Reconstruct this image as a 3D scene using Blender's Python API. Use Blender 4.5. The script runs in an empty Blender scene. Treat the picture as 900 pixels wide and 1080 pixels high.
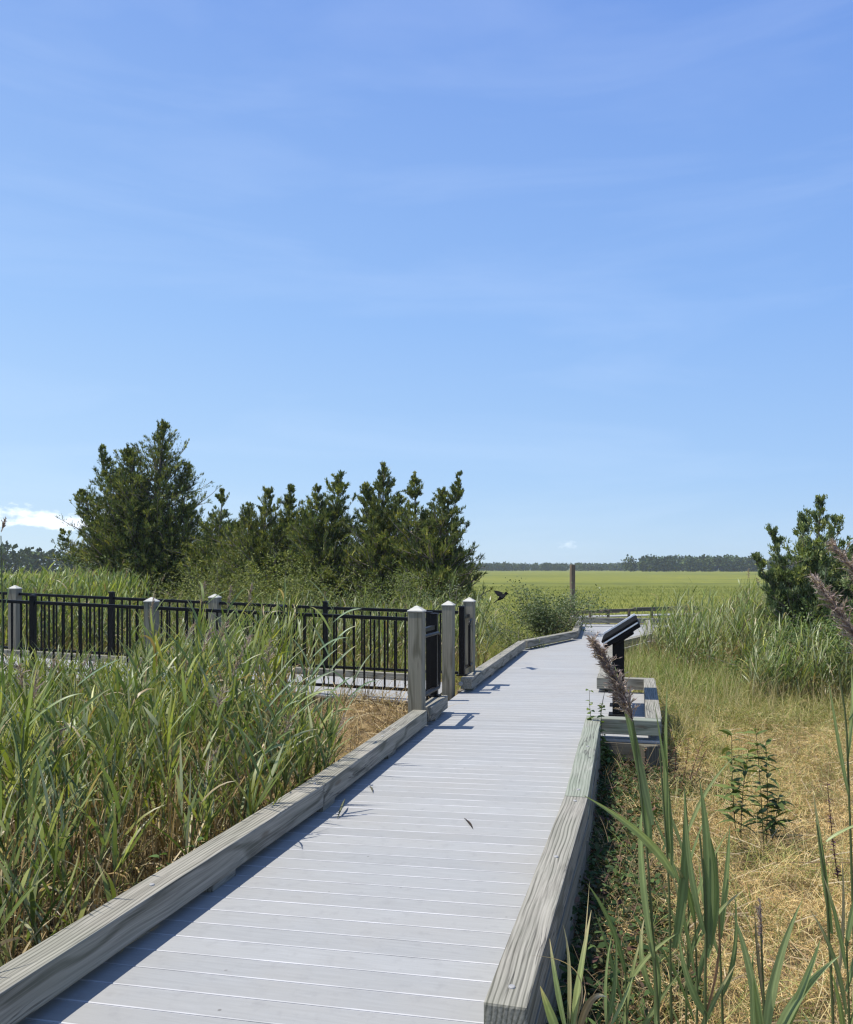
import bpy, bmesh, math, random
import numpy as np
from mathutils import Vector, Matrix

SC = bpy.context.scene
COL = SC.collection
rng = np.random.default_rng(7)
random.seed(7)
R = math.radians
CAMH = 1.55
F = 880.0

def at(px, py, d):
    """photo pixel at a distance d along +Y -> world point"""
    return Vector(((px - 450) / F * d, d, CAMH - (py - 600) / F * d))

def U(a, b, n=None):
    return rng.uniform(a, b, n)

# ------------------------------------------------------------------ objects
def tag(o, label=None, cat=None, group=None, kind=None):
    if label: o['label'] = label
    if cat: o['category'] = cat
    if group: o['group'] = group
    if kind: o['kind'] = kind
    return o

def empty(name, loc=(0, 0, 0), rz=0.0):
    o = bpy.data.objects.new(name, None)
    COL.objects.link(o)
    o.location = loc
    o.rotation_euler = (0, 0, rz)
    o.empty_display_size = 0.1
    return o

def link(name, me, mat, parent=None):
    o = bpy.data.objects.new(name, me)
    COL.objects.link(o)
    if mat is not None and not me.materials:
        me.materials.append(mat)
    if parent is not None:
        o.parent = parent
    return o

def np_mesh(name, V, Q, tint=None, edge=None, smooth=False, tris=None):
    """V (n,3); Q (m,4) quads; tint (n,3) vertex tint"""
    me = bpy.data.meshes.new(name)
    V = np.asarray(V, np.float32); Q = np.asarray(Q, np.int32)
    me.vertices.add(len(V)); me.vertices.foreach_set('co', V.ravel())
    nt = 0 if tris is None else len(tris)
    loops = Q.ravel() if nt == 0 else np.concatenate([Q.ravel(), np.asarray(tris, np.int32).ravel()])
    me.loops.add(len(loops)); me.loops.foreach_set('vertex_index', loops.astype(np.int32))
    starts = np.arange(len(Q)) * 4
    if nt: starts = np.concatenate([starts, len(Q) * 4 + np.arange(nt) * 3])
    me.polygons.add(len(starts)); me.polygons.foreach_set('loop_start', starts.astype(np.int32))
    if tint is not None:
        a = me.color_attributes.new('tint', 'FLOAT_COLOR', 'POINT')
        c = np.ones((len(V), 4), np.float32); c[:, :3] = tint
        a.data.foreach_set('color', c.ravel())
    if edge is not None:
        a = me.attributes.new('edge', 'FLOAT', 'POINT')
        a.data.foreach_set('value', np.asarray(edge, np.float32))
    me.update(calc_edges=True)
    me.validate()
    me.polygons.foreach_set('use_smooth', np.full(len(me.polygons), bool(smooth)))
    return me

class Geo:
    def __init__(s): s.V = []; s.Q = []; s.T = []; s.n = 0
    def add(s, V, Q, T):
        s.V.append(V); s.Q.append(Q + s.n); s.T.append(T); s.n += len(V)
    def build(s, name, mat, parent=None, smooth=None):
        me = np_mesh(name, np.concatenate(s.V), np.concatenate(s.Q), np.concatenate(s.T), smooth=True if smooth is None else smooth)
        return link(name, me, mat, parent)

def lerp(a, b, t):
    return np.asarray(a)[None] * (1 - t[:, None]) + np.asarray(b)[None] * t[:, None]

def palette(cols, n, spread=0.12):
    """random mix between consecutive colours of a list, with a brightness jitter"""
    cols = np.asarray(cols, float)
    f = rng.random(n) * (len(cols) - 1)
    i = np.minimum(f.astype(int), len(cols) - 2)
    t = (f - i)[:, None]
    c = cols[i] * (1 - t) + cols[i + 1] * t
    return c * (1 + rng.normal(0, spread, n))[:, None].clip(.5, 1.6)

def blades(g, base, az, el, droop, length, width, col, seg=4, roll=0.0, prof='grass', tipcol=None,
           tipstart=.6, curl=0.0, basecol=None, fold=0.0):
    n = len(base)
    one = np.ones(n)
    az, el, droop, length, width, roll, curl = [np.asarray(v, float) * one for v in (az, el, droop, length, width, roll, curl)]
    t = np.linspace(0, 1, seg + 1)
    E = el[:, None] - droop[:, None] * t[None] ** 1.4
    A = az[:, None] + curl[:, None] * t[None]
    tan = np.stack([np.cos(E) * np.sin(A), np.cos(E) * np.cos(A), np.sin(E)], -1)
    step = (length / seg)[:, None, None] * tan
    P = np.concatenate([base[:, None], base[:, None] + np.cumsum(.5 * (step[:, :-1] + step[:, 1:]), 1)], 1)
    side = np.stack([np.cos(A), -np.sin(A), np.zeros_like(A)], -1)
    nor = np.cross(side, tan)
    cr, sr = np.cos(roll)[:, None, None], np.sin(roll)[:, None, None]
    S = side * cr + nor * sr
    N = nor * cr - side * sr
    if prof == 'grass': w = (1 - t ** 1.8) * .95 + .05
    elif prof == 'reed': w = np.interp(t, [0, .12, .35, .7, .9, 1], [.55, .85, 1, .62, .25, .03])
    elif prof == 'leaf': w = np.interp(t, [0, .2, .45, .75, 1], [.1, .8, 1, .6, .03])
    else: w = np.ones_like(t)
    W = (width[:, None] * w[None])[..., None] * .5
    C = np.repeat(col[:, None], seg + 1, 1)
    if tipcol is not None:
        k = np.clip((t - tipstart) / (1 - tipstart), 0, 1)[None, :, None]
        C = C * (1 - k) + tipcol[:, None] * k
    if basecol is not None:
        k = np.clip(1 - t / .3, 0, 1)[None, :, None]
        C = C * (1 - k) + basecol[:, None] * k
    if fold:
        V = np.stack([P - S * W + N * W * fold, P, P + S * W + N * W * fold], 2)
        k = 3
    else:
        V = np.stack([P - S * W, P + S * W], 2); k = 2
    idx = np.arange(n * (seg + 1) * k).reshape(n, seg + 1, k)
    Q = [np.stack([idx[:, :-1, j], idx[:, :-1, j + 1], idx[:, 1:, j + 1], idx[:, 1:, j]], -1).reshape(-1, 4) for j in range(k - 1)]
    g.add(V.reshape(-1, 3), np.concatenate(Q), np.repeat(C[:, :, None], k, 2).reshape(-1, 3))
    return P

def tubes(g, P, rad, col, k=4):
    """P (n,S,3), rad (n,S), col (n,3) or (n,S,3)"""
    n, S, _ = P.shape
    tan = np.gradient(P, axis=1)
    tan /= np.linalg.norm(tan, axis=-1, keepdims=True) + 1e-9
    ref = np.where(np.abs(tan[..., 2:3]) > .9, np.array([1., 0, 0]), np.array([0, 0, 1.]))
    a = np.cross(tan, ref); a /= np.linalg.norm(a, axis=-1, keepdims=True) + 1e-9
    b = np.cross(tan, a)
    th = np.arange(k) * 2 * np.pi / k
    V = P[:, :, None] + rad[:, :, None, None] * (a[:, :, None] * np.cos(th)[None, None, :, None] + b[:, :, None] * np.sin(th)[None, None, :, None])
    idx = np.arange(n * S * k).reshape(n, S, k)
    j2 = (np.arange(k) + 1) % k
    Q = np.stack([idx[:, :-1], idx[:, :-1][:, :, j2], idx[:, 1:][:, :, j2], idx[:, 1:]], -1).reshape(-1, 4)
    if col.ndim == 2: col = np.repeat(col[:, None], S, 1)
    g.add(V.reshape(-1, 3), Q, np.repeat(col[:, :, None], k, 2).reshape(-1, 3))

def polyblade(g, pts, width, col, tip=None, fold=.3, seg=14, up=(0, 0, 1), roll=0.0):
    """one hand placed leaf through bezier points"""
    p = [np.array(q, float) for q in pts]
    t = np.linspace(0, 1, seg + 1)[:, None]
    if len(p) == 3: P = (1 - t) ** 2 * p[0] + 2 * t * (1 - t) * p[1] + t ** 2 * p[2]
    else: P = (1 - t) ** 3 * p[0] + 3 * t * (1 - t) ** 2 * p[1] + 3 * t ** 2 * (1 - t) * p[2] + t ** 3 * p[3]
    tan = np.gradient(P, axis=0); tan /= np.linalg.norm(tan, axis=1, keepdims=True)
    ref = np.array([math.sin(roll), -math.cos(roll), .25])      # blade faces roughly this way
    S = np.cross(tan, ref); S /= np.linalg.norm(S, axis=1, keepdims=True)
    N = np.cross(S, tan)
    w = np.interp(t[:, 0], [0, .12, .35, .7, .9, 1], [.5, .8, 1, .62, .25, .03])[:, None] * width * .40
    k0 = np.array([-1, -.8, -.45, -.08, .08, .45, .8, 1.0]); vein = np.array([.8, 1.08, .90, 1.35, 1.35, .90, 1.08, .8])
    V = P[:, None] + k0[None, :, None] * (S * w)[:, None] + np.abs(k0)[None, :, None] * (N * w * fold)[:, None]
    C = np.repeat(np.array(col, float)[None], seg + 1, 0)
    if tip is not None:
        k = np.clip((t - .6) / .35, 0, 1); C = C * (1 - k) + np.array(tip) * k
    C = C[:, None] * vein[None, :, None] * (1 + rng.normal(0, .06, (seg + 1, 8, 1)))
    idx = np.arange((seg + 1) * 8).reshape(seg + 1, 8)
    Q = np.concatenate([np.stack([idx[:-1, j], idx[:-1, j + 1], idx[1:, j + 1], idx[1:, j]], -1) for j in range(7)])
    g.add(V.reshape(-1, 3), Q, C.reshape(-1, 3))

# ---------------------------------------------------------------- materials
def newmat(name):
    m = bpy.data.materials.new(name); m.use_nodes = True
    nt = m.node_tree
    for n in list(nt.nodes): nt.nodes.remove(n)
    return m, nt

def nd(nt, kind, props=None, **ins):
    n = nt.nodes.new('ShaderNode' + kind)
    if props:
        for k, v in props.items(): setattr(n, k, v)
    for k, v in ins.items():
        key = int(k[1:]) if k[0] == 'i' and k[1:].isdigit() else k.replace('_', ' ')
        s = n.inputs[key]
        if isinstance(v, bpy.types.NodeSocket): nt.links.new(v, s)
        else: s.default_value = v
    return n

def math_(nt, op, a, b=0.0, clamp=False):
    return nd(nt, 'Math', dict(operation=op, use_clamp=clamp), i0=a, i1=b).outputs[0]

def mix(nt, f, a, b, mode='MIX'):
    n = nt.nodes.new('ShaderNodeMix'); n.data_type = 'RGBA'; n.blend_type = mode
    for s, v in ((n.inputs[0], f), (n.inputs[6], a), (n.inputs[7], b)):
        if isinstance(v, bpy.types.NodeSocket): nt.links.new(v, s)
        else: s.default_value = v if not isinstance(v, tuple) or len(v) == 4 else (*v, 1)
    return n.outputs[2]

def ramp(nt, fac, stops):
    n = nt.nodes.new('ShaderNodeValToRGB')
    e = n.color_ramp.elements
    while len(e) < len(stops): e.new(.5)
    for el, (p, c) in zip(e, stops):
        el.position = p
        el.color = (*c, 1) if isinstance(c, tuple) else (c, c, c, 1)
    nt.links.new(fac, n.inputs[0])
    return n.outputs[0]

def rmap(nt, v, a, b, c=0., d=1.):
    return nd(nt, 'MapRange', None, Value=v, From_Min=a, From_Max=b, To_Min=c, To_Max=d).outputs[0]

def finish(nt, sh):
    o = nt.nodes.new('ShaderNodeOutputMaterial'); nt.links.new(sh, o.inputs[0])

def noise(nt, vec, scale, detail=4, rough=.55, dist=0.0):
    return nd(nt, 'TexNoise', None, Vector=vec, Scale=scale, Detail=detail, Roughness=rough, Distortion=dist).outputs[0]

def mapping(nt, vec, scale=(1, 1, 1), loc=(0, 0, 0)):
    return nd(nt, 'Mapping', None, Vector=vec, Scale=scale, Location=loc).outputs[0]

def foliage(name, rough=.5, trans=.3, spec=.35, varscale=0.0):
    m, nt = newmat(name)
    c = nd(nt, 'Attribute', dict(attribute_name='tint')).outputs['Color']
    if varscale:
        tc = nd(nt, 'NewGeometry').outputs['Position']
        v = rmap(nt, noise(nt, tc, varscale, 2), .3, .7, .75, 1.3)
        c = mix(nt, 1.0, c, nd(nt, 'CombineXYZ', None, X=v, Y=v, Z=v).outputs[0], 'MULTIPLY')
    p = nd(nt, 'BsdfPrincipled', None, Base_Color=c, Roughness=rough, Specular_IOR_Level=spec)
    t = nd(nt, 'BsdfTranslucent', None, Color=mix(nt, 1.0, c, (1.25, 1.3, .7), 'MULTIPLY'))
    mx = nd(nt, 'MixShader', None, Fac=trans, i1=p.outputs[0], i2=t.outputs[0])
    finish(nt, mx.outputs[0])
    return m

M = {}
M['reed'] = foliage('reed_leaf', .42, .34, .38)
M['grass'] = foliage('marsh_grass', .6, .3, .25)
M['straw'] = foliage('straw', .7, .2, .15)
M['cedar'] = foliage('cedar_foliage', .6, .26, .2)
M['bush'] = foliage('bush_leaf', .6, .3, .18)
M['plume'] = foliage('seed_plume', .8, .3, .1)
M['far'] = foliage('far_foliage', .8, .05, .1)

def wood(name, pale, dark, green=0.0, scale=1.0):
    m, nt = newmat(name)
    oc = nd(nt, 'TexCoord').outputs['Object']
    info = nd(nt, 'ObjectInfo').outputs['Random']
    off = nd(nt, 'CombineXYZ', None, X=math_(nt, 'MULTIPLY', info, 37.0), Y=math_(nt, 'MULTIPLY', info, 11.0), Z=info).outputs[0]
    v = nd(nt, 'VectorMath', dict(operation='ADD'), i0=oc, i1=off).outputs[0]
    warp = nd(nt, 'TexNoise', None, Vector=mapping(nt, v, (.9, 3.5, 3.5)), Scale=1.0, Detail=2.0)
    wv = nd(nt, 'VectorMath', dict(operation='MULTIPLY_ADD'), i0=warp.outputs['Color'], i1=(0.0, .085, .085), i2=v).outputs[0]
    # rings of the log seen along the grain
    wave = nd(nt, 'TexWave', dict(wave_type='RINGS', rings_direction='X'), Vector=mapping(nt, wv, (.05, 1, 1), (0, .21, .13)),
              Scale=17 * scale, Distortion=.7, Detail=2.0, Detail_Scale=1.0).outputs['Fac']
    fine = noise(nt, mapping(nt, wv, (1.5, 90, 90)), 1.0, 5, .6)
    blot = noise(nt, mapping(nt, v, (1.4, 5, 5)), 1.0, 4, .6)
    g = math_(nt, 'ADD', math_(nt, 'MULTIPLY', rmap(nt, wave, .60, 1.0), math_(nt, 'MULTIPLY', rmap(nt, blot, .3, .6), .75)), math_(nt, 'MULTIPLY', rmap(nt, fine, .38, .66), .62))
    c = mix(nt, g, (*pale, 1), (*dark, 1))
    c = mix(nt, rmap(nt, blot, .35, .7, 0, .45), c, (pale[0] * .62, pale[1] * .66, pale[2] * .62, 1))
    if green:
        gm = rmap(nt, noise(nt, v, 2.4, 4, .6), .35, .6, 0, green)
        c = mix(nt, gm, c, (.20, .255, .17, 1))
    # drying cracks and knots
    cr = noise(nt, mapping(nt, wv, (.8, 28, 28)), 1.0, 3, .5)
    crack = rmap(nt, math_(nt, 'ABSOLUTE', math_(nt, 'SUBTRACT', cr, .5)), 0, .02, 1, 0)
    crack = math_(nt, 'MULTIPLY', crack, rmap(nt, noise(nt, mapping(nt, v, (1.1, 6, 6)), 1.0, 2), .5, .62))
    vor = nd(nt, 'TexVoronoi', None, Vector=mapping(nt, v, (2.2, 9, 9)), Scale=1.0).outputs['Distance']
    knot = math_(nt, 'MULTIPLY', rmap(nt, vor, .10, .18, 1, 0), rmap(nt, noise(nt, v, 1.7, 1), .5, .55))
    c = mix(nt, math_(nt, 'MULTIPLY', crack, .9), c, (.05, .045, .04, 1))
    c = mix(nt, math_(nt, 'MULTIPLY', knot, .6), c, (.12, .09, .06, 1))
    h = math_(nt, 'SUBTRACT', math_(nt, 'ADD', math_(nt, 'MULTIPLY', fine, .5), math_(nt, 'MULTIPLY', wave, -.25)), crack)
    b = nd(nt, 'Bump', None, Strength=.5, Distance=.004, Height=h)
    p = nd(nt, 'BsdfPrincipled', None, Base_Color=c, Roughness=.8, Specular_IOR_Level=.25, Normal=b.outputs[0])
    finish(nt, p.outputs[0])
    return m

M['timber'] = wood('weathered_timber', (.345, .315, .26), (.06, .052, .038), .08)
M['timber_green'] = wood('algae_timber', (.335, .33, .27), (.09, .09, .065), .26)
M['post'] = wood('post_timber', (.31, .275, .205), (.10, .085, .055), .08)
M['cap'] = wood('cap_timber', (.56, .54, .48), (.32, .31, .27))
M['pile'] = wood('pile_timber', (.26, .20, .14), (.13, .10, .07))
M['timber_side'] = wood('joist_weathered', (.24, .215, .17), (.08, .07, .05), .1)
M['joist'] = wood('joist_timber', (.17, .145, .11), (.07, .06, .045), .1)

def mat_deck():
    m, nt = newmat('composite_deck')
    pos = nd(nt, 'NewGeometry').outputs['Position']
    rot = nd(nt, 'VectorRotate', dict(rotation_type='Z_AXIS'), Vector=pos, Angle=R(14)).outputs[0]
    grain = noise(nt, mapping(nt, rot, (5, 70, 1)), 1.0, 4, .6)
    blot = noise(nt, pos, 1.3, 5, .6)
    fineb = noise(nt, pos, 14, 3, .6)
    board = nd(nt, 'Attribute', dict(attribute_name='tint')).outputs['Color']
    c = mix(nt, rmap(nt, grain, .3, .7), (.275, .274, .262, 1), (.318, .317, .304, 1))
    c = mix(nt, 1.0, c, board, 'MULTIPLY')
    c = mix(nt, rmap(nt, blot, .42, .72, 0, .6), c, (.30, .285, .255, 1))
    c = mix(nt, rmap(nt, fineb, .55, .8, 0, .4), c, (.20, .195, .19, 1))
    sp = nd(nt, 'TexVoronoi', None, Vector=pos, Scale=7.0).outputs['Distance']
    spm = math_(nt, 'MULTIPLY', rmap(nt, sp, .035, .06, 1, 0), rmap(nt, noise(nt, pos, 3.0, 1), .5, .55))
    c = mix(nt, math_(nt, 'MULTIPLY', spm, .65), c, (.10, .09, .08, 1))
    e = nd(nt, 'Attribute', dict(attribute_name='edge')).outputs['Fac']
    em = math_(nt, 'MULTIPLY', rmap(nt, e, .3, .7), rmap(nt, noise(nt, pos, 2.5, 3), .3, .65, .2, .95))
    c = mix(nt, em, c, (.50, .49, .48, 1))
    b = nd(nt, 'Bump', None, Strength=.25, Distance=.002, Height=grain)
    p = nd(nt, 'BsdfPrincipled', None, Base_Color=c, Roughness=.65, Specular_IOR_Level=.2, Normal=b.outputs[0])
    finish(nt, p.outputs[0]); return m
M['deck'] = mat_deck()

def plain(name, col, rough=.5, metal=0.0, spec=.5, var=.2):
    m, nt = newmat(name)
    oc = nd(nt, 'TexCoord').outputs['Object']
    v = rmap(nt, noise(nt, oc, 9.0, 4), .3, .7, 1 - var, 1 + var)
    c = mix(nt, 1.0, (*col, 1), nd(nt, 'CombineXYZ', None, X=v, Y=v, Z=v).outputs[0], 'MULTIPLY')
    r = rmap(nt, noise(nt, oc, 25.0, 3), .3, .7, rough * .85, min(1, rough * 1.15))
    p = nd(nt, 'BsdfPrincipled', None, Base_Color=c, Roughness=r, Metallic=metal, Specular_IOR_Level=spec)
    finish(nt, p.outputs[0]); return m
M['black'] = plain('black_powder_coat', (.006, .0055, .006), .45, 0, .22)
M['signblack'] = plain('sign_black', (.008, .008, .008), .6, 0, .12)
M['signface'] = plain('sign_face_print', (.010, .010, .010), .95, 0, .03)
M['alu'] = plain('sign_edge_aluminium', (.85, .85, .84), .5, 0)
M['panel'] = plain('sign_panel_face', (.66, .68, .66), .3)
M['bolt'] = plain('galvanised_bolt', (.34, .33, .31), .7, .3)
M['bird'] = plain('bird_feathers', (.004, .004, .004), .9, 0, .1)
M['barkpale'] = plain('cedar_bark', (.24, .20, .17), .9, 0, .1, .4)

def mat_ground():
    m, nt = newmat('marsh_ground')
    pos = nd(nt, 'NewGeometry').outputs['Position']
    sep = nd(nt, 'SeparateXYZ', None, Vector=pos)
    near_soil = ramp(nt, noise(nt, pos, 9, 6, .7), [(.3, (.07, .05, .03)), (.5, (.20, .14, .07)), (.7, (.36, .26, .13))])
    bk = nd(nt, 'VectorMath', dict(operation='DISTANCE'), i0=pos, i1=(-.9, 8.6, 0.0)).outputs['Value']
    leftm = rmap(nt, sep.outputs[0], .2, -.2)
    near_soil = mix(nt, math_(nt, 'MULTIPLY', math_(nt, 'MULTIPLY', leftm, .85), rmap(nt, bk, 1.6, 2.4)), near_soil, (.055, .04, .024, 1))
    far = noise(nt, mapping(nt, pos, (.010, .045, 1)), 1.0, 6, .6, .6)
    far2 = noise(nt, mapping(nt, pos, (.25, .6, 1)), 1.0, 5, .7)
    fc = ramp(nt, far, [(.30, (.100, .112, .028)), (.45, (.165, .175, .032)), (.58, (.225, .222, .042)), (.75, (.13, .138, .036))])
    fc = mix(nt, rmap(nt, far2, .35, .7, 0, .7), fc, (.085, .105, .03, 1))
    k = rmap(nt, sep.outputs[1], 22, 40)
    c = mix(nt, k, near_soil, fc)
    b = nd(nt, 'Bump', None, Strength=.8, Distance=.06, Height=noise(nt, pos, 14, 5, .7))
    p = nd(nt, 'BsdfPrincipled', None, Base_Color=c, Roughness=.95, Specular_IOR_Level=.1, Normal=b.outputs[0])
    finish(nt, p.outputs[0]); return m
M['ground'] = mat_ground()

# ------------------------------------------------------------ mesh pieces
def box_mesh(name, sx, sy, sz, bevel=0.0, centre=(0, 0, 0)):
    bm = bmesh.new()
    bmesh.ops.create_cube(bm, size=1)
    bmesh.ops.scale(bm, vec=(sx, sy, sz), verts=bm.verts)
    bmesh.ops.translate(bm, vec=centre, verts=bm.verts)
    if bevel:
        bmesh.ops.bevel(bm, geom=bm.edges[:], offset=bevel, segments=2, affect='EDGES', profile=.6)
    me = bpy.data.meshes.new(name); bm.to_mesh(me); bm.free()
    return me

def beam(name, p, q, w, h, mat, parent=None, bevel=.008, up=(0, 0, 1)):
    """a squared piece from p to q, local X along it, origin at its middle"""
    p, q = Vector(p), Vector(q)
    d = q - p
    me = box_mesh(name, d.length, w, h, bevel)
    o = link(name, me, mat, parent)
    x = d.normalized(); y = Vector(up).cross(x).normalized(); z = x.cross(y)
    o.matrix_world = Matrix.Translation((p + q) / 2) @ Matrix((x, y, z)).transposed().to_4x4()
    return o

def postbox(name, x, y, z0, z1, w, mat, parent, rz=0.0, bevel=.008, d=None):
    """upright squared piece with the grain (local X) running up"""
    me = box_mesh(name, z1 - z0, w, d or w, bevel)
    o = link(name, me, mat, parent)
    o.matrix_world = Matrix.Translation((x, y, (z0 + z1) / 2)) @ Matrix.Rotation(rz, 4, 'Z') @ Matrix.Rotation(-math.pi / 2, 4, 'Y')
    return o

def cap_mesh(w, h, lip=.012):
    bm = bmesh.new()
    a = w / 2; b = a - .004
    rings = [(-b, 0), (-a, .004), (-a, lip), (-a * .96, lip + .004)]
    vs = []
    for r, z in rings:
        r = abs(r)
        vs.append([bm.verts.new((sx * r, sy * r, z)) for sx, sy in ((-1, -1), (1, -1), (1, 1), (-1, 1))])
    top = [bm.verts.new((sx * .006, sy * .006, h)) for sx, sy in ((-1, -1), (1, -1), (1, 1), (-1, 1))]
    vs.append(top)
    for i in range(len(vs) - 1):
        for j in range(4):
            bm.faces.new((vs[i][j], vs[i][(j + 1) % 4], vs[i + 1][(j + 1) % 4], vs[i + 1][j]))
    bm.faces.new(top); bm.faces.new(vs[0][::-1])
    me = bpy.data.meshes.new('post_cap'); bm.to_mesh(me); bm.free(); return me

def wooden_post(parent, x, y, z0, ztop, rz, w=.14):
    p = postbox('wooden_post', x, y, z0, ztop - .062, w, M['post'], parent, rz)
    c = link('post_cap', cap_mesh(w + .012, .062), M['cap'], p)
    c.matrix_world = Matrix.Translation((x, y, ztop - .062 + .001)) @ Matrix.Rotation(rz, 4, 'Z')
    return p

def tube_path(name, pts, r, mat, parent=None, k=10):
    P = np.array([[list(p) for p in pts]], float)
    g = Geo(); tubes(g, P, np.full(P.shape[:2], r), np.zeros((1, 3)), k)
    o = g.build(name, mat, parent, smooth=True)
    return o

def arc_pts(p0, p1, p2, n=6):
    p0, p1, p2 = map(Vector, (p0, p1, p2))
    return [(1 - t) ** 2 * p0 + 2 * t * (1 - t) * p1 + t * t * p2 for t in [i / n for i in range(n + 1)]]

# ------------------------------------------------------------------ layout
# left inner edge and right inner edge of the walking surface
LP = [(-2.448, -1.2), (-.644, 5.30), (.51, 10.2), (1.89, 15.85), (3.32, 18.3), (4.2, 22.4)]
RP = [(-.975, -1.61), (.84, 5.06), (2.02, 10.01), (3.42, 15.6), (4.78, 17.9), (5.85, 22.3)]
LPv = [Vector((a, b, 0)) for a, b in LP]; RPv = [Vector((a, b, 0)) for a, b in RP]

def edge_x(P, y):
    for (x0, y0), (x1, y1) in zip(P[:-1], P[1:]):
        if y <= y1: return x0 + (x1 - x0) * (y - y0) / (y1 - y0)
    return P[-1][0]
LXs = np.array([p[1] for p in LP]); LXx = np.array([p[0] for p in LP])
RXs = np.array([p[1] for p in RP]); RXx = np.array([p[0] for p in RP])
def Lx(y): return np.interp(y, LXs, LXx)
def Rx(y): return np.interp(y, RXs, RXx)

def vnoise(x, y, s, seed=0):
    """cheap smooth noise"""
    r = np.random.default_rng(seed)
    out = 0
    for i in range(5):
        a = r.uniform(0, 2 * np.pi); ph = r.uniform(0, 6.28); f = r.uniform(.6, 1.8) / s
        out = out + np.sin((x * np.cos(a) + y * np.sin(a)) * f * 3.0 + ph)
    return out / 5

def gz(x, y):
    x = np.asarray(x, float); y = np.asarray(y, float)
    u = x - (Lx(y) + Rx(y)) / 2
    z = -.50 + .16 * np.exp(-(np.maximum(np.abs(u) - .8, 0) / 2.2) ** 2) * (y < 24)
    z = z + .40 * np.exp(-(((x + .95) / 1.25) ** 2 + ((y - 9.2) / 1.0) ** 2))
    z = z + .045 * vnoise(x, y, 1.1, 3) + .06 * vnoise(x, y, 6, 4) * np.clip(y / 30, 0, 1)
    deck = (np.abs(u) < .95) & (y < 24)
    z = np.where(deck, np.minimum(z, -.3), z)
    z = np.where(y > 60, z - .0, z)
    return z

# ------------------------------------------------------------------ ground
def make_ground():
    n = 260
    s = np.linspace(-1, 1, n)
    xs = np.sinh(s * 7.2) / np.sinh(7.2) * 2600
    sy = np.linspace(0, 1, 300)
    ys = -60 + 0 * sy
    ys = np.concatenate([np.linspace(-60, -2, 12)[:-1], -2 + (np.expm1(sy * 7.2) / np.expm1(7.2)) * 3500])
    X, Y = np.meshgrid(xs, ys)
    Z = gz(X, Y)
    V = np.stack([X, Y, Z], -1).reshape(-1, 3)
    h, w = X.shape
    idx = np.arange(h * w).reshape(h, w)
    Q = np.stack([idx[:-1, :-1], idx[:-1, 1:], idx[1:, 1:], idx[1:, :-1]], -1).reshape(-1, 4)
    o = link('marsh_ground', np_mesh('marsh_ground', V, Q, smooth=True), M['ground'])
    tag(o, 'flat yellow green salt marsh reaching the horizon', 'ground', kind='structure')
make_ground()

# --------------------------------------------------------------- boardwalk
def deck_boards(name, stations, parent, pitch=.1435, gap=.003, ch=.006, over=(.0, .0), mat=None, z=0.0, zs=None):
    """stations: list of (left point, right point); boards lie across"""
    V = []; Q = []; E = []; T = []
    n = 0
    for si, ((l0, r0), (l1, r1)) in enumerate(zip(stations[:-1], stations[1:])):
        l0, r0, l1, r1 = map(Vector, (l0, r0, l1, r1))
        ln = ((l1 - l0).length + (r1 - r0).length) / 2
        m = max(1, round(ln / pitch))
        for i in range(m):
            a, b = i / m, (i + 1) / m
            ga = gap / 2 / ln; gc = (gap / 2 + ch) / ln
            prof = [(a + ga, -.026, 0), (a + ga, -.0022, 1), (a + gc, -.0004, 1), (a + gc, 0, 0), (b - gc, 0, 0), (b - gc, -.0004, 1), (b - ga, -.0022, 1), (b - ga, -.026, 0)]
            br = 1 + rng.normal(0, .04)
            for (t, dz, e) in prof:
                L = l0.lerp(l1, t); Rr = r0.lerp(r1, t)
                d = (Rr - L).normalized()
                L = L - d * over[0]; Rr = Rr + d * over[1]
                for P in (L, Rr):
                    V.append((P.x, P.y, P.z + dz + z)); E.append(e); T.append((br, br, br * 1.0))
            for k in range(7):
                Q.append((n + 2 * k, n + 2 * k + 1, n + 2 * k + 3, n + 2 * k + 2))
            Q.append((n, n + 14, n + 15, n + 1))
            n += 16
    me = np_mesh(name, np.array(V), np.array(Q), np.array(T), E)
    # close the ends
    bm = bmesh.new(); bm.from_mesh(me)
    bmesh.ops.holes_fill(bm, edges=[e for e in bm.edges if e.is_boundary], sides=8)
    bmesh.ops.recalc_face_normals(bm, faces=bm.faces)
    bm.to_mesh(me); bm.free()
    return link(name, me, mat or M['deck'], parent)

bw = empty('boardwalk')
tag(bw, 'long grey composite boardwalk bending away through the marsh', 'boardwalk', kind='structure')
st = [((*l, 0), (*r, 0)) for l, r in zip(LP, RP)]
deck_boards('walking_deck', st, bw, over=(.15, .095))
CZ0, CZ1 = .045, .185
CZ = (CZ0 + CZ1) / 2

def off(P, y, dx=0.0):
    """point on an edge polyline at distance y, moved sideways"""
    return Vector((edge_x(P, y) + dx, y, 0))

def curb(p, q, side, mat='timber', z=CZ, w=.14, h=.14, parent=bw):
    """p,q inner edge points; the timber lies on the given side"""
    p, q = Vector((p[0], p[1], 0)), Vector((q[0], q[1], 0))
    d = (q - p).normalized(); nrm = Vector((-d.y, d.x, 0)) * side     # side +1 = left of travel
    o = nrm * w / 2 + Vector((0, 0, z))
    t = beam('curb_timber', p + o, q + o, w, h, M[mat], parent, bevel=.009)
    return t

def spacer(P, y, side, parent=bw, ln=.22, w=.115):
    a = off(P, y - ln / 2); b = off(P, y + ln / 2)
    d = (b - a).normalized(); nrm = Vector((-d.y, d.x, 0)) * side
    o = nrm * (.018 + w / 2) + Vector((0, 0, .0215))
    beam('spacer_block', a + o, b + o, w, .043, M['timber'], parent, bevel=.004)

def inner(P, y): return (edge_x(P, y), y)
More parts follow.
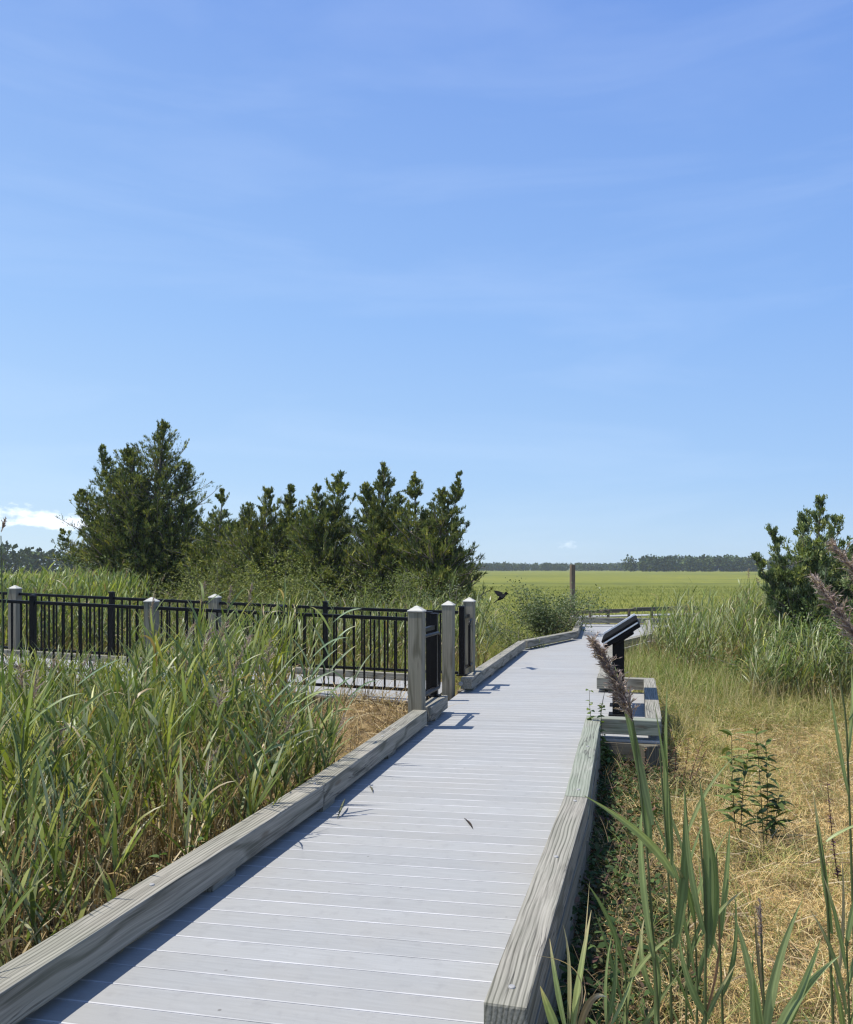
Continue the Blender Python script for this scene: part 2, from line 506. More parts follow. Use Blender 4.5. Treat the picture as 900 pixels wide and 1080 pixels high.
# left line
curb(inner(LP, -1.0), inner(LP, 5.28), +1)
curb(inner(LP, 5.288), inner(LP, 8.06), +1, 'timber')
curb(inner(LP, 8.235), inner(LP, 9.02), +1, 'timber')
curb(inner(LP, 10.42), inner(LP, 13.1), +1)
curb(inner(LP, 13.108), inner(LP, 15.80), +1)
curb((1.93, 15.90), (3.30, 18.26), +1)
curb((3.35, 18.4), (4.2, 22.4), +1)
for y in (1.2, 4.1, 5.42, 6.9, 8.6, 10.75, 12.1, 13.2, 14.7): spacer(LP, y, +1)
# right line
curb(inner(RP, 2.63), inner(RP, 5.02), -1)
curb(inner(RP, 5.028), inner(RP, 7.62), -1, 'timber_green')
curb(inner(RP, 10.62), inner(RP, 13.0), -1)
curb(inner(RP, 13.008), inner(RP, 15.55), -1)
curb((3.47, 15.65), (4.76, 17.87), -1)
curb((4.8, 18.0), (5.85, 22.3), -1)
for y in (2.9, 4.0, 5.05, 6.3, 7.3, 11.0, 12.6, 14.2): spacer(RP, y, -1)
# crossing timber at the far end, where the walk turns right
beam('curb_timber', (4.2, 23.35, CZ), (6.9, 23.0, CZ), .14, .14, M['timber'], bw)
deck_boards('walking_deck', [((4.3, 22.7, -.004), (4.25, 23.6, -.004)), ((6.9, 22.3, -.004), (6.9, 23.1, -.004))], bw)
# bolt heads and plug on the timbers
def bolt(x, y, z, parent=bw, r=.014, ax='Z', rz=0.0):
    bm = bmesh.new()
    bmesh.ops.create_cone(bm, cap_ends=True, segments=14, radius1=r, radius2=r * .8, depth=.012)
    bmesh.ops.bevel(bm, geom=[e for e in bm.edges], offset=.002, segments=1, affect='EDGES')
    me = bpy.data.meshes.new('bolt'); bm.to_mesh(me); bm.free()
    o = link('bolt', me, M['bolt'], parent)
    m = Matrix.Translation((x, y, z))
    if ax == 'Y': m = m @ Matrix.Rotation(rz, 4, 'Z') @ Matrix.Rotation(math.pi / 2, 4, 'X')
    o.matrix_world = m
for y in (2.72, 3.95, 4.9, 5.15, 6.4, 7.5):
    bolt(edge_x(RP, y) + .075, y, CZ1 + .0)
for y in (1.5, 3.6, 5.3, 6.8): bolt(edge_x(LP, y) - .07, y, CZ1 + .0)
bolt(.425, 10.415, .115, ax='Y', rz=R(-14), r=.03)
# rim joists and bearers below the deck
def rim(P, ys, side, dz=0, mat='joist', n=.176, zc=-.114, h=.24):
    for a, b in zip(ys[:-1], ys[1:]):
        p, q = off(P, a), off(P, b)
        d = (q - p).normalized(); nrm = Vector((-d.y, d.x, 0)) * side
        o = nrm * n + Vector((0, 0, zc))
        beam('rim_joist', p + o, q + o, .045, h, M[mat], bw, bevel=.004)
rim(RP, [-1.2, 2.0], -1, n=.121, zc=-.1005, h=.21); rim(RP, [2.62, 5.06, 7.6], -1, n=.121, zc=-.098, h=.283, mat='timber_side'); rim(RP, [2.0, 2.62], -1, n=.121, zc=-.1005, h=.21); rim(RP, [10.6, 13, 15.6], -1, n=.121, zc=-.098, h=.283)
rim(LP, [-1.0, 2.2, 5.3, 9.0], +1); rim(LP, [10.5, 13, 15.85], +1)
for y in (-.5, 2.2, 4.9, 7.6, 10.2, 12.8, 15.3):
    for P, s in ((LP, 1), (RP, -1)):
        postbox('pile', edge_x(P, y) - s * .03, y, -1.2, -.03, .19, M['joist'], bw, R(14))

# bay for the sign, off the right side
BA = Vector((edge_x(RP, 7.66), 7.66, 0)); BB = Vector((edge_x(RP, 10.58), 10.58, 0))
fd = (BB - BA).normalized(); rd = Vector((fd.y, -fd.x, 0))
BC, BD = BA + rd * .67, BB + rd * .70
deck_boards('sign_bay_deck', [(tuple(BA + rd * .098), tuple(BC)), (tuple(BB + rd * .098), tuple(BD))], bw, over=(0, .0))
zz = Vector((0, 0, CZ))
beam('curb_timber', BA + zz + rd * .004 + fd * .05, BC + zz + rd * .0 + fd * .05, .13, .14, M['timber_green'], bw)
beam('curb_timber', BB + zz - fd * .05, BD + zz - fd * .05 + rd * .0, .14, .14, M['timber'], bw)
beam('curb_timber', BC + zz - rd * .06 + fd * .125, BD + zz - rd * .06 - fd * .125, .14, .14, M['timber'], bw)
zj = Vector((0, 0, -.11))
beam('rim_joist', BA + zj + rd * .15, BC + zj, .045, .16, M['joist'], bw, bevel=.004)
beam('rim_joist', BC + zj - rd * .026 + fd * .03, BD + zj - rd * .026, .045, .16, M['joist'], bw, bevel=.004)
for p in (BC, BD): postbox('pile', p.x - .12, p.y, -1.2, -.03, .14, M['joist'], bw, R(14))

# ramped side walk on the left
def sideN(x): return Vector((x, 9.86 - .17 * (x + .2), max(0, -.035 * (x + .2))))      # near rail line
def sideF(x): return Vector((x, 11.64 - .20 * (x + .2), max(0, -.035 * (x + .2))))     # far rail line
sw = empty('side_walkway', (-3, 11, 0))
tag(sw, 'grey side ramp leading left off the boardwalk between two railings', 'walkway', kind='structure')
sst = []
for x in (.35, -.2, -9.5):
    n_, f_ = sideN(x), sideF(x)
    if x > 0: n_ = Vector((.02, 9.2, 0)); f_ = Vector((.52, 11.2, 0))
    a = n_ + Vector((.0, -.08, 0.002)); b = f_ + Vector((0, .12, 0.002))
    if x > 0: a = Vector((.03, 9.05, .002)); b = Vector((.52, 11.3, .002))
    sst.append((tuple(b), tuple(a)))
sst = [(a, b) for a, b in sst]
dk = deck_boards('walking_deck', [((sst[0][0][0] - .165, sst[0][0][1], -.004), (sst[0][1][0] - .14, sst[0][1][1], -.004)), *[(a, b) for a, b in sst[1:]]], None)
dk.parent = sw; dk.matrix_parent_inverse = sw.matrix_basis.inverted()
def ps(o, parent):
    mw = o.matrix_world.copy(); o.parent = parent; o.matrix_parent_inverse = parent.matrix_basis.inverted(); return o
for x0, x1 in ((-.25, -3.2), (-3.2, -6.4), (-6.4, -9.4)):
    for fn, s, hh in ((sideF, 1, .09),):
        p, q = fn(x0 - .003), fn(x1 + .003)
        ps(beam('curb_timber', p + Vector((0, -.09, hh / 2 + .004)), q + Vector((0, -.09, hh / 2 + .004)), .09, hh, M['timber'], None), sw)
    p, q = sideN(x0), sideN(x1)
    ps(beam('rim_joist', p + Vector((0, -.045, -.15)), q + Vector((0, -.045, -.15)), .045, .24, M['joist'], None, bevel=.004), sw)

# ---------------------------------------------------------------- railings
def railing(name, fn, xs_metal, xs_wood, x0, x1, label):
    rt = empty(name, fn(x0))
    tag(rt, label, 'railing', 'black railings of the side ramp')
    d = (fn(x1) - fn(x0)); ang = math.atan2(d.y, d.x)
    P = lambda o: ps(o, rt)
    supports = sorted(xs_metal + xs_wood, reverse=True)
    for x in xs_metal:
        b = fn(x)
        m = P(postbox('metal_post', b.x, b.y, b.z - .1, b.z + 1.03, .066, M['black'], None, ang, .004))
        c = link('post_cap', cap_mesh(.078, .022, .01), M['black'], None)
        c.matrix_world = Matrix.Translation((b.x, b.y, b.z + 1.031)) @ Matrix.Rotation(ang, 4, 'Z')
        c.parent = m; c.matrix_parent_inverse = m.matrix_basis.inverted()
        f = link('base_plate', box_mesh('base_plate', .11, .11, .012, .002), M['black'], None)
        f.matrix_world = Matrix.Translation((b.x, b.y, b.z + .009)) @ Matrix.Rotation(ang, 4, 'Z')
        f.parent = m; f.matrix_parent_inverse = m.matrix_basis.inverted()
    for x in xs_wood:
        b = fn(x)
        w = postbox('wooden_post', b.x, b.y, -.6, b.z + 1.02, .14, M['post'], None, ang)
        c = link('post_cap', cap_mesh(.152, .062), M['cap'], None)
        c.matrix_world = Matrix.Translation((b.x, b.y, b.z + 1.021)) @ Matrix.Rotation(ang, 4, 'Z')
        P(w); c.parent = w; c.matrix_parent_inverse = w.matrix_basis.inverted()
    a, b = fn(x0), fn(x1)
    span = [x0] + [x for x in supports if x1 < x < x0] + [x1]
    for i, (xa, xb) in enumerate(zip(span[:-1], span[1:])):
        ga = .075 if xa in xs_wood else (.036 if xa in xs_metal else 0)
        gb = .075 if xb in xs_wood else (.036 if xb in xs_metal else 0)
        p, q = fn(xa - ga), fn(xb + gb)
        P(beam('top_rail', p + Vector((0, 0, .95)), q + Vector((0, 0, .95)), .045, .042, M['black'], None, .006))
        P(beam('bottom_rail', p + Vector((0, 0, .115)), q + Vector((0, 0, .115)), .034, .034, M['black'], None, .003))
        L = abs(xb + gb - (xa - ga)); n = max(1, round(L / .125))
        for j in range(1, n):
            x = (xa - ga) + ((xb + gb) - (xa - ga)) * j / n
            c = fn(x)
            P(postbox('baluster', c.x, c.y, c.z + .132, c.z + .929, .021, M['black'], None, ang, .002))
    return rt

railing('ramp_railing', sideN, [.03, -1.76, -5.04], [-3.43, -6.7], .03, -8.3,
        'black baluster railing on the near edge of the side ramp, partly behind reeds')
railing('ramp_railing', sideF, [-1.44, -4.73, -8.1], [-3.1, -6.35], .44, -8.8,
        'black baluster railing on the far edge of the side ramp, before the cedars')

PA = R(-14)
def post_thing(x, y, ztop, label, w=.14):
    t = empty('wooden_post', (x, y, -.55))
    tag(t, label, 'post', 'grey capped posts where the ramp leaves the boardwalk')
    p = postbox('post_shaft', x, y, -.55, ztop - .062, w, M['post'], None, PA)
    ps(p, t)
    c = link('post_cap', cap_mesh(w + .012, .062), M['cap'], None)
    c.matrix_world = Matrix.Translation((x, y, ztop - .061)) @ Matrix.Rotation(PA, 4, 'Z')
    ps(c, t)
    return t
post_thing(-.095, 8.15, 1.19, 'nearest and tallest grey wooden post with white pyramid cap, at the curb end', .145)
post_thing(.275, 10.44, 1.15, 'grey wooden post at the cut end of the farther left curb')
post_thing(.57, 11.12, 1.17, 'grey wooden post with white cap just outside the farther left curb, bent rod beside it')

def handrail_end(x, y, ztop, px, py, label, loopdir):
    """black newel standing on the curb, with rails back to the wooden post"""
    t = empty('handrail_end', (x, y, CZ1))
    tag(t, label, 'handrail', 'short black handrail ends at the ramp opening')
    ps(postbox('newel', x, y, CZ1 + .002, ztop, .072, M['black'], None, PA, .004), t)
    c = link('newel_cap', cap_mesh(.082, .02, .01), M['black'], None)
    c.matrix_world = Matrix.Translation((x, y, ztop + .001)) @ Matrix.Rotation(PA, 4, 'Z'); ps(c, t)
    f = link('base_plate', box_mesh('base_plate', .125, .125, .014, .002), M['black'], None)
    f.matrix_world = Matrix.Translation((x, y, CZ1 + .01)) @ Matrix.Rotation(PA, 4, 'Z'); ps(f, t)
    a = Vector((x, y, 0)); b = Vector((px, py, 0)); d = (b - a).normalized()
    s = a + d * .036; e = b - d * .074
    for z, w in ((.93, .042), (.27, .034)):
        ps(beam('top_rail' if z > .5 else 'bottom_rail', s + Vector((0, 0, z)), e + Vector((0, 0, z)), w, w, M['black'], None, .004), t)
    # bent rod on the walk side
    sd = Vector((math.cos(PA), math.sin(PA), 0)) * .075
    q0 = s + sd * .5; q1 = a + (b - a) * .8 + sd
    z1, z0 = .88, .30
    pts = [q1 + Vector((0, 0, z0))] 
    A0 = a + d * .16 + sd
    pts = arc_pts(A0 + Vector((0, 0, z0)), A0 + Vector((0, 0, z0)) - d * .06, A0 + Vector((0, 0, z0 + .07)) - d * .06)
    pts += arc_pts(A0 + Vector((0, 0, z1 - .08)) - d * .06, A0 + Vector((0, 0, z1)) - d * .06, A0 + Vector((0, 0, z1)) + d * .02)
    pts = [b - d * .075 + sd * .6 + Vector((0, 0, z0))] + pts + [b - d * .075 + sd * .6 + Vector((0, 0, z1))]
    ps(tube_path('grab_rail', pts, .017, M['black']), t)
handrail_end(.085, 8.93, 1.06, -.095, 8.15, 'black newel on the near curb end with rail back to the tallest post', 1)
handrail_end(.455, 10.66, 1.06, .57, 11.12, 'black newel on the farther curb end beside two wooden posts', 1)

# -------------------------------------------------------------------- sign
sg = empty('interpretive_sign', (2.03, 8.85, 0))
tag(sg, 'tilted black information panel on a black pedestal, seen edge on in its bay', 'sign')
ax = fd.copy(); cx = Vector((2.035, 8.85, 0)) + ax * .0
ps(beam('pedestal', cx + Vector((0, 0, .012)), cx + Vector((0, 0, .80)), .12, .075, M['signblack'], None, .005, up=ax), sg)
c2 = cx + ax * .62
ps(beam('pedestal', c2 + Vector((0, 0, .012)), c2 + Vector((0, 0, .80)), .12, .075, M['signblack'], None, .005, up=ax), sg)
for c in (cx, c2):
    f = link('foot_plate', box_mesh('foot_plate', .2, .2, .012, .002), M['signblack'], None)
    f.matrix_world = Matrix.Translation((c.x, c.y, .008)) @ Matrix.Rotation(PA, 4, 'Z'); ps(f, sg)
mid = (cx + c2) / 2 + Vector((.02, 0, .885))
tl = R(33)
slope = (rd * math.cos(tl) + Vector((0, 0, math.sin(tl)))).normalized()
nrm = slope.cross(ax).normalized()
if nrm.z < 0: nrm = -nrm
def slab(name, off_n, w, th, ln, mat, shift=0.0, bev=.003):
    o = beam(name, mid - ax * ln / 2 + nrm * off_n + slope * shift, mid + ax * ln / 2 + nrm * off_n + slope * shift, w, th, mat, None, bev, up=nrm)
    return ps(o, sg)
slab('tray', -.040, .42, .045, .90, M['signblack'])
slab('edge_strip', -.008, .41, .016, .91, M['alu'])
slab('frame', .012, .43, .022, .92, M['signface'])
slab('panel_face', .0245, .40, .004, .88, M['signface'], bev=.0008)
lp = ax * .452
o = beam('raised_lip', mid + lp - slope * .21 + nrm * .034, mid + lp + slope * .21 + nrm * .034, .012, .026, M['alu'], None, .002, up=nrm); ps(o, sg)
slab('fixing_bar', -.05, .03, .05, .9, M['signblack'], -.205)
slab('pedestal_head', -.078, .22, .028, .8, M['signblack'])

# ------------------------------------------------- far end of the boardwalk
dw = empty('distant_boardwalk', (6.4, 28.8, 0))
tag(dw, 'low far stretch of boardwalk with short stakes crossing the green marsh', 'boardwalk', kind='structure')
dz_ = Vector((0, 0, 0))
ps(deck_boards('walking_deck', [((5.1, 29.6, -.12), (5.1, 28.8, -.12)), ((10, 31.6, -.12), (10.3, 30.8, -.12))], None), dw)
ps(beam('curb_timber', (5.1, 29.7, .0), (7.0, 30.4, .0), .14, .10, M['pile'], None), dw)
ps(beam('curb_timber', (6.1, 28.9, .10), (7.3, 29.4, .10), .12, .10, M['joist'], None), dw)
ps(beam('curb_timber', (7.32, 29.41, .12), (9.9, 30.5, .12), .14, .14, M['joist'], None), dw)
for i, x in enumerate((5.15, 5.62, 6.3, 7.1, 8.0)):
    ps(postbox('stake', x, 28.45 + (x - 5.1) * .4, -.7, .12, .08, M['pile'], None, .2), dw)

pl = postbox('brown_pile', 5.25, 30, -.9, 1.70, .15, M['pile'], None, .3, .015)
tag(pl, 'tall weathered brown post standing alone behind the rose bush', 'post')

# -------------------------------------------------------------------- bird
def bird():
    c = at(529, 630, 13)
    bm = bmesh.new()
    bmesh.ops.create_uvsphere(bm, u_segments=14, v_segments=10, radius=1)
    for v in bm.verts:
        x, y, z = v.co
        k = 1 - .55 * max(0, -x)
        v.co = (x * .085, y * .034 * k, z * .036 * k)
    bmesh.ops.rotate(bm, cent=(0, 0, 0), matrix=Matrix.Rotation(R(-35), 3, 'Y'), verts=bm.verts)
    me = bpy.data.meshes.new('body'); bm.to_mesh(me); bm.free()
    for p in me.polygons: p.use_smooth = True
    t = link('flying_bird', me, M['bird'], None)
    t.location = c; t.rotation_euler = (0, 0, R(15))
    tag(t, 'small black bird on the wing low over the marsh grass', 'bird')
    def part(name, prof, mat=M['bird']):
        bm = bmesh.new()
        top = [bm.verts.new(Vector(p) + Vector((0, 0, .003))) for p in prof]
        bot = [bm.verts.new(Vector(p) - Vector((0, 0, .003))) for p in prof]
        bm.faces.new(top); bm.faces.new(bot[::-1])
        for i in range(len(prof)):
            j = (i + 1) % len(prof); bm.faces.new((top[i], bot[i], bot[j], top[j]))
        me = bpy.data.meshes.new(name); bm.to_mesh(me); bm.free()
        return link(name, me, mat, t)
    part('wing', [(.03, -.02, .02), (.05, -.08, .05), (.01, -.15, .03), (-.06, -.20, -.01), (-.06, -.12, .01), (-.05, -.03, .02)])
    part('wing', [(.03, .02, .02), (.05, .08, .07), (.01, .14, .09), (-.06, .18, .10), (-.06, .10, .06), (-.05, .03, .02)])
    part('tail', [(-.05, -.014, -.03), (-.05, .014, -.03), (-.12, .028, -.085), (-.125, -.028, -.085)])
    bm = bmesh.new(); bmesh.ops.create_uvsphere(bm, u_segments=12, v_segments=8, radius=.027)
    for v in bm.verts:
        if v.co.x > .012: v.co.y *= .45; v.co.z *= .45; v.co.x *= 1.7
    bmesh.ops.translate(bm, vec=(.075, 0, .058), verts=bm.verts)
    me = bpy.data.meshes.new('head'); bm.to_mesh(me); bm.free(); link('head', me, M['bird'], t)
bird()

# ---------------------------------------------------------------- plants
REEDG = [(.085, .125, .03), (.135, .18, .045), (.20, .245, .07), (.29, .32, .13)]
REEDD = [(.10, .065, .03), (.26, .18, .08), (.42, .32, .17), (.5, .42, .27)]
GREEN = np.array((.10, .155, .05))

def reed_mass(name, bases, heights, label, lean_az=R(95), lean=.25, nl=12, leaf=(.24, .44), lw=(.011, .023), green=REEDG,
              plume=.05, seg=5, dead=.25, group=None, thin=1.0, cat='reeds', pale=0.0, kind='stuff'):
    g = Geo(); n = len(bases)
    S = 6
    t = np.linspace(0, 1, S)
    laz = lean_az + rng.normal(0, .9, n); ll = np.abs(rng.normal(lean, .12, n))
    P = bases[:, None] + np.stack([np.sin(laz)[:, None] * ll[:, None] * heights[:, None] * t ** 1.7,
                                   np.cos(laz)[:, None] * ll[:, None] * heights[:, None] * t ** 1.7,
                                   heights[:, None] * t * (1 - .06 * ll[:, None])], -1)
    rad = (.0042 * (1 - .6 * t))[None] * U(.7, 1.2, n)[:, None] * thin
    stemc = palette([(.10, .13, .05), (.16, .17, .07), (.24, .18, .09)], n)
    base_b = palette([(.24, .15, .06), (.42, .30, .15)], n)
    kk = np.clip(1.5 - t / .42, 0, 1)[None, :, None]
    tubes(g, P, rad, stemc[:, None] * (1 - kk) + base_b[:, None] * kk, 3)
    # leaves
    m = n * nl
    pi = np.repeat(np.arange(n), nl)
    f = np.tile(np.linspace(.30, .98, nl), n) + U(-.04, .04, m)
    f = f.clip(.08, .99)
    x = f * (S - 1); i0 = np.minimum(x.astype(int), S - 2); fr = (x - i0)[:, None]
    B = P[pi, i0] * (1 - fr) + P[pi, i0 + 1] * fr
    az = np.where(np.tile(np.arange(nl), n) % 2 == 0, 0, np.pi) + np.repeat(U(0, 6.28, n), nl) + rng.normal(0, .5, m)
    az = az + .25 * np.sin(lean_az - az)
    el = U(.9, 1.4, m) ; dr = U(.0, .6, m) + .6 * (rng.random(m) < .14)
    ln = U(leaf[0], leaf[1], m) * np.repeat(U(.8, 1.2, n), nl) * (1 - .35 * (f > .9))
    w = U(lw[0], lw[1], m)
    col = palette(green, m, .15) * np.repeat(palette([(.8, .85, .9), (1.0, 1.0, 1.0), (1.5, 1.25, .75)], n, .12), nl, 0)
    if pale: 
        pm = (rng.random(m) < pale)[:, None]
        col = np.where(pm, palette([(.26, .30, .15), (.42, .42, .24)], m), col)
    isdead = rng.random(m) < np.where(f < .42, dead + .5 * (1 - f / .42) + .2, dead * .22)
    col = np.where(isdead[:, None], palette(REEDD, m, .15), col)
    dr = np.where(isdead, dr + U(.4, 1.6, m), dr)
    tip = np.where((rng.random(m) < .35)[:, None], palette(REEDD[2:], m), col)
    blades(g, B, az, el, dr, ln, w, col, seg=seg, roll=rng.normal(0, .5, m), prof='reed', tipcol=tip, tipstart=.7,
           curl=rng.normal(0, .5, m), basecol=col * .9)
    o = g.build(name, M['reed'])
    tag(o, label, cat, group, kind)
    # plumes of some of them, in the same stand
    k = np.where(rng.random(n) < plume)[0]
    return o, P[k, -1], np.stack([np.sin(laz[k]), np.cos(laz[k])], -1)

def plume_geo(g, tip0, d, size=.22, n=70, col=[(.24, .17, .16), (.38, .29, .265), (.52, .43, .38)], w=.004, bl=.085, spike=4, drp=1.2):
    """a reed seed head: tip0 base point, d axis direction"""
    tip0 = np.array(tip0, float); d = np.array(d, float); d /= np.linalg.norm(d)
    t = np.sort(U(0, 1, n))
    bend = np.array([d[0], d[1], -.1]) * .25
    B = tip0 + d * size * t[:, None] + bend * size * (t ** 2)[:, None]
    az = math.atan2(d[0], d[1]) + rng.normal(0, 1.0, n)
    el = np.arcsin(np.clip(d[2], -1, 1)) + U(-.35, .35, n)
    ln = bl * (1 - .55 * t) * U(.6, 1.2, n)
    c = palette(col, n, .15)
    P = blades(g, B, az, el, U(.3, drp, n), ln, w, c, seg=4, prof='flat', roll=U(0, 3, n))
    # spikelets along each branchlet
    for s in range(spike):
        for q in range(1, 5):
            b = P[:, q] * U(.0, 1.0, n)[:, None] * 0 + P[:, q]
            blades(g, b, az + rng.normal(0, .9, n), el - .5 + rng.normal(0, .5, n), .4, U(.010, .018, n) * (bl / .085) ** .6, w * 1.0, palette(col, n, .2), seg=1, prof='grass', roll=U(0, 3, n))

def scatter(n, x0, x1, y0, y1, keep, tries=12):
    out = []; c = 0
    for _ in range(tries):
        x = U(x0, x1, n); y = U(y0, y1, n)
        k = keep(x, y); out.append(np.stack([x[k], y[k]], -1)); c += k.sum()
        if c >= n: break
    p = np.concatenate(out)[:n]
    return np.concatenate([p, gz(p[:, 0], p[:, 1])[:, None]], 1)

# --- left reed bed beside the near curb
def keepL(x, y):
    a = x < Lx(y) - .26 - .10 * vnoise(x, y, .6, 9)
    soil = (x > -1.75 + (y - 7.6) * .15) & (y > 6.9)
    walk = y > 9.65 - .17 * x
    return a & ~soil & ~walk & (x > -1.15 * y * .62 - 1.2)
b = scatter(1750, -7.6, 1, 2.2, 10.9, keepL)
b = b[rng.random(len(b)) < .62 + .5 * vnoise(b[:, 0], b[:, 1], 1.3, 5)]
h = (1.16 + .20 * vnoise(b[:, 0], b[:, 1], 1.6, 2) + rng.normal(0, .13, len(b))).clip(.5, 1.7)
h = h * np.clip(1.15 - .05 * (b[:, 1] - 4), .8, 1.1) * np.where((b[:, 0] / b[:, 1] < -.36) & (b[:, 1] > 5), .78, 1)
h = h * np.where((b[:, 0] / b[:, 1] > -.30) & (b[:, 0] / b[:, 1] < -.12) & (b[:, 1] > 5), 1.10, 1)
h = h * np.clip((np.abs(b[:, 0] - Lx(b[:, 1])) - .1) / .7, .55, 1)
o, pt, pd = reed_mass('reed_bed', b, h, 'dense stand of green reeds with brown stalks filling the ground left of the curb',
                      lean=.13, nl=12, pale=.14)
gp = Geo()
for p, d in zip(pt, pd): plume_geo(gp, p, (d[0] * .4, d[1] * .4, 1), .17, 26, spike=1, w=.005)
pr = gp.build('seed_heads', M['plume'], None); pr.parent = o; pr['kind'] = 'stuff'
# dead litter and fallen stalks at their feet
b2 = scatter(15000, -7.0, 1, 2.2, 10.5, lambda x, y: (x < Lx(y) - .15) & (y < 9.6 - .17 * x) & (x > -.75 * y - 1))
g = Geo(); n = len(b2); b2[:, 2] += U(0, .1, n)
blades(g, b2, U(0, 6.28, n), U(-.1, 1.5, n), U(.2, 1.6, n), U(.12, .5, n), U(.003, .010, n), palette(REEDD, n, .25), seg=3, roll=U(-1, 1, n))
m3 = 5200; k3 = rng.integers(0, n, m3)
b33 = b2[k3] + np.stack([U(-.1, .1, m3), U(-.1, .1, m3), np.zeros(m3)], -1)
b33 = b33[keepL(b33[:, 0], b33[:, 1]) & (b33[:, 0] < Lx(b33[:, 1]) - .36)]; m3 = len(b33)
blades(g, b33, U(0, 6.28, m3), U(1.2, 1.57, m3), U(-.1, .35, m3), U(.25, .75, m3), U(.004, .009, m3), palette([(.20, .12, .05), (.38, .26, .12), (.52, .42, .24)], m3, .25), seg=4, prof='flat', roll=U(-1, 1, m3))
blades(g, b33 + np.array([0, 0, .3]) * rng.random((m3, 1)), U(0, 6.28, m3), U(.2, 1.2, m3), U(1.0, 2.6, m3), U(.12, .35, m3), U(.006, .014, m3), palette(REEDD, m3, .25), seg=4, roll=U(-1, 1, m3), prof='reed')
m2 = 5000; k = rng.integers(0, n, m2)
k = k[keepL(b2[k, 0], b2[k, 1])]; m2 = len(k)
bb = b2[k] + np.stack([U(-.1, .1, m2), U(-.1, .1, m2), np.zeros(m2)], -1)
blades(g, bb, U(0, 6.28, m2), U(.5, 1.4, m2), U(.2, 1.0, m2), U(.10, .38, m2), U(.004, .008, m2), palette([(.05, .09, .03), (.10, .16, .04), (.18, .22, .06)], m2, .2), seg=3, roll=U(-1, 1, m2))
tag(g.build('reed_litter', M['straw']), 'brown dead leaves and stalks lying among the reed stems', 'litter', kind='stuff')

# --- dry soil patch by the tall post: thin dead stubble
b3 = scatter(9000, -2.6, .1, 6.2, 10.0, lambda x, y: (x < Lx(y) - .15) & (x > -2.2) & (y < 9.72 - .17 * x))
g = Geo(); n = len(b3)
blades(g, b3, U(0, 6.28, n), U(0, 1.0, n), U(.2, 1.4, n), U(.03, .10, n), U(.002, .005, n), palette([(.38, .25, .11), (.55, .38, .19), (.62, .47, .26)], n, .15), seg=2, roll=U(-1, 1, n))
tag(g.build('dry_stubble', M['straw']), 'dry orange brown stubble on the bare bank below the ramp', 'stubble', kind='stuff')

# --- straw mat on the right
def keepR(x, y): return (x > Rx(y) + .22)
g = Geo()
b4 = scatter(150000, .3, 8.2, 1.5, 11.0, lambda x, y: keepR(x, y) & (x < .62 * y + 1.0) & ~((x < 2.22 + (y - 7.5) * .245) & (y > 7.25)) & (y < 10.5 + .5 * vnoise(x, y, 1.2, 2)))
b4 = b4[rng.random(len(b4)) < np.clip(1.25 - b4[:, 1] * .06, .4, 1)]
n = len(b4)
tuft = vnoise(b4[:, 0], b4[:, 1], .30, 21) + .6 * vnoise(b4[:, 0], b4[:, 1], .13, 22); b4[:, 2] += .10 + .11 * tuft + U(-.12, .02, n)
swirl = 2.2 * vnoise(b4[:, 0], b4[:, 1], .8, 8) + rng.normal(0, 1.1, n)
pal = palette([(.34, .21, .08), (.54, .37, .15), (.66, .48, .21), (.74, .60, .33)], n, .15)
shade = (vnoise(b4[:, 0], b4[:, 1], .5, 31) + rng.normal(0, .4, n)) > .36  # patches of dark brown and green blades put shade into the straw colour
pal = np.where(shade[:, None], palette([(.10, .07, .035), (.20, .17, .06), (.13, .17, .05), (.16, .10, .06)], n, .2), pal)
greens = (vnoise(b4[:, 0], b4[:, 1], .9, 12) + rng.normal(0, .3, n) + np.clip((b4[:, 1] - 9.4) * .6, -.15, 1.2)) > .55
pal = np.where(greens[:, None], palette([(.14, .18, .05), (.30, .32, .09), (.40, .38, .13)], n, .15), pal)
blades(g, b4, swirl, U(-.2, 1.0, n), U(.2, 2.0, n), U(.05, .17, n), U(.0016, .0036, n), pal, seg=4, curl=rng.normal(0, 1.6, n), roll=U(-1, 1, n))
bw_ = scatter(8500, .8, 8, 2.2, 11, lambda x, y: (x > Rx(y) + .35) & (x < .62 * y + 1) & ~((x < 2.3 + (y - 7.5) * .245) & (y > 7.2)) & (rng.random(len(x)) < .45 + .7 * vnoise(x, y, .7, 91)), 20); n = len(bw_)
blades(g, bw_, U(0, 6.28, n), U(.6, 1.5, n), U(.1, 1.3, n), U(.14, .48, n), U(.002, .005, n), palette([(.16, .20, .06), (.26, .28, .08), (.36, .35, .11), (.52, .42, .2), (.60, .50, .28)], n, .2), seg=5, curl=rng.normal(0, .9, n), roll=U(-1, 1, n))
bf = scatter(1400, .8, 8, 2.2, 11, lambda x, y: (x > Rx(y) + .35) & (x < .62 * y + 1) & ~((x < 2.3 + (y - 7.5) * .245) & (y > 7.2))); n = len(bf); bf[:, 2] += .12
blades(g, bf, U(0, 6.28, n), U(-.15, .25, n), U(-.1, .3, n), U(.15, .45, n), U(.003, .008, n), palette([(.12, .08, .05), (.30, .2, .1), (.6, .5, .32)], n, .2), seg=3, prof='flat', roll=U(-1, 1, n))
tag(g.build('straw_mat', M['straw']), 'matted golden dry grass covering the ground right of the boardwalk', 'dry grass', kind='stuff')

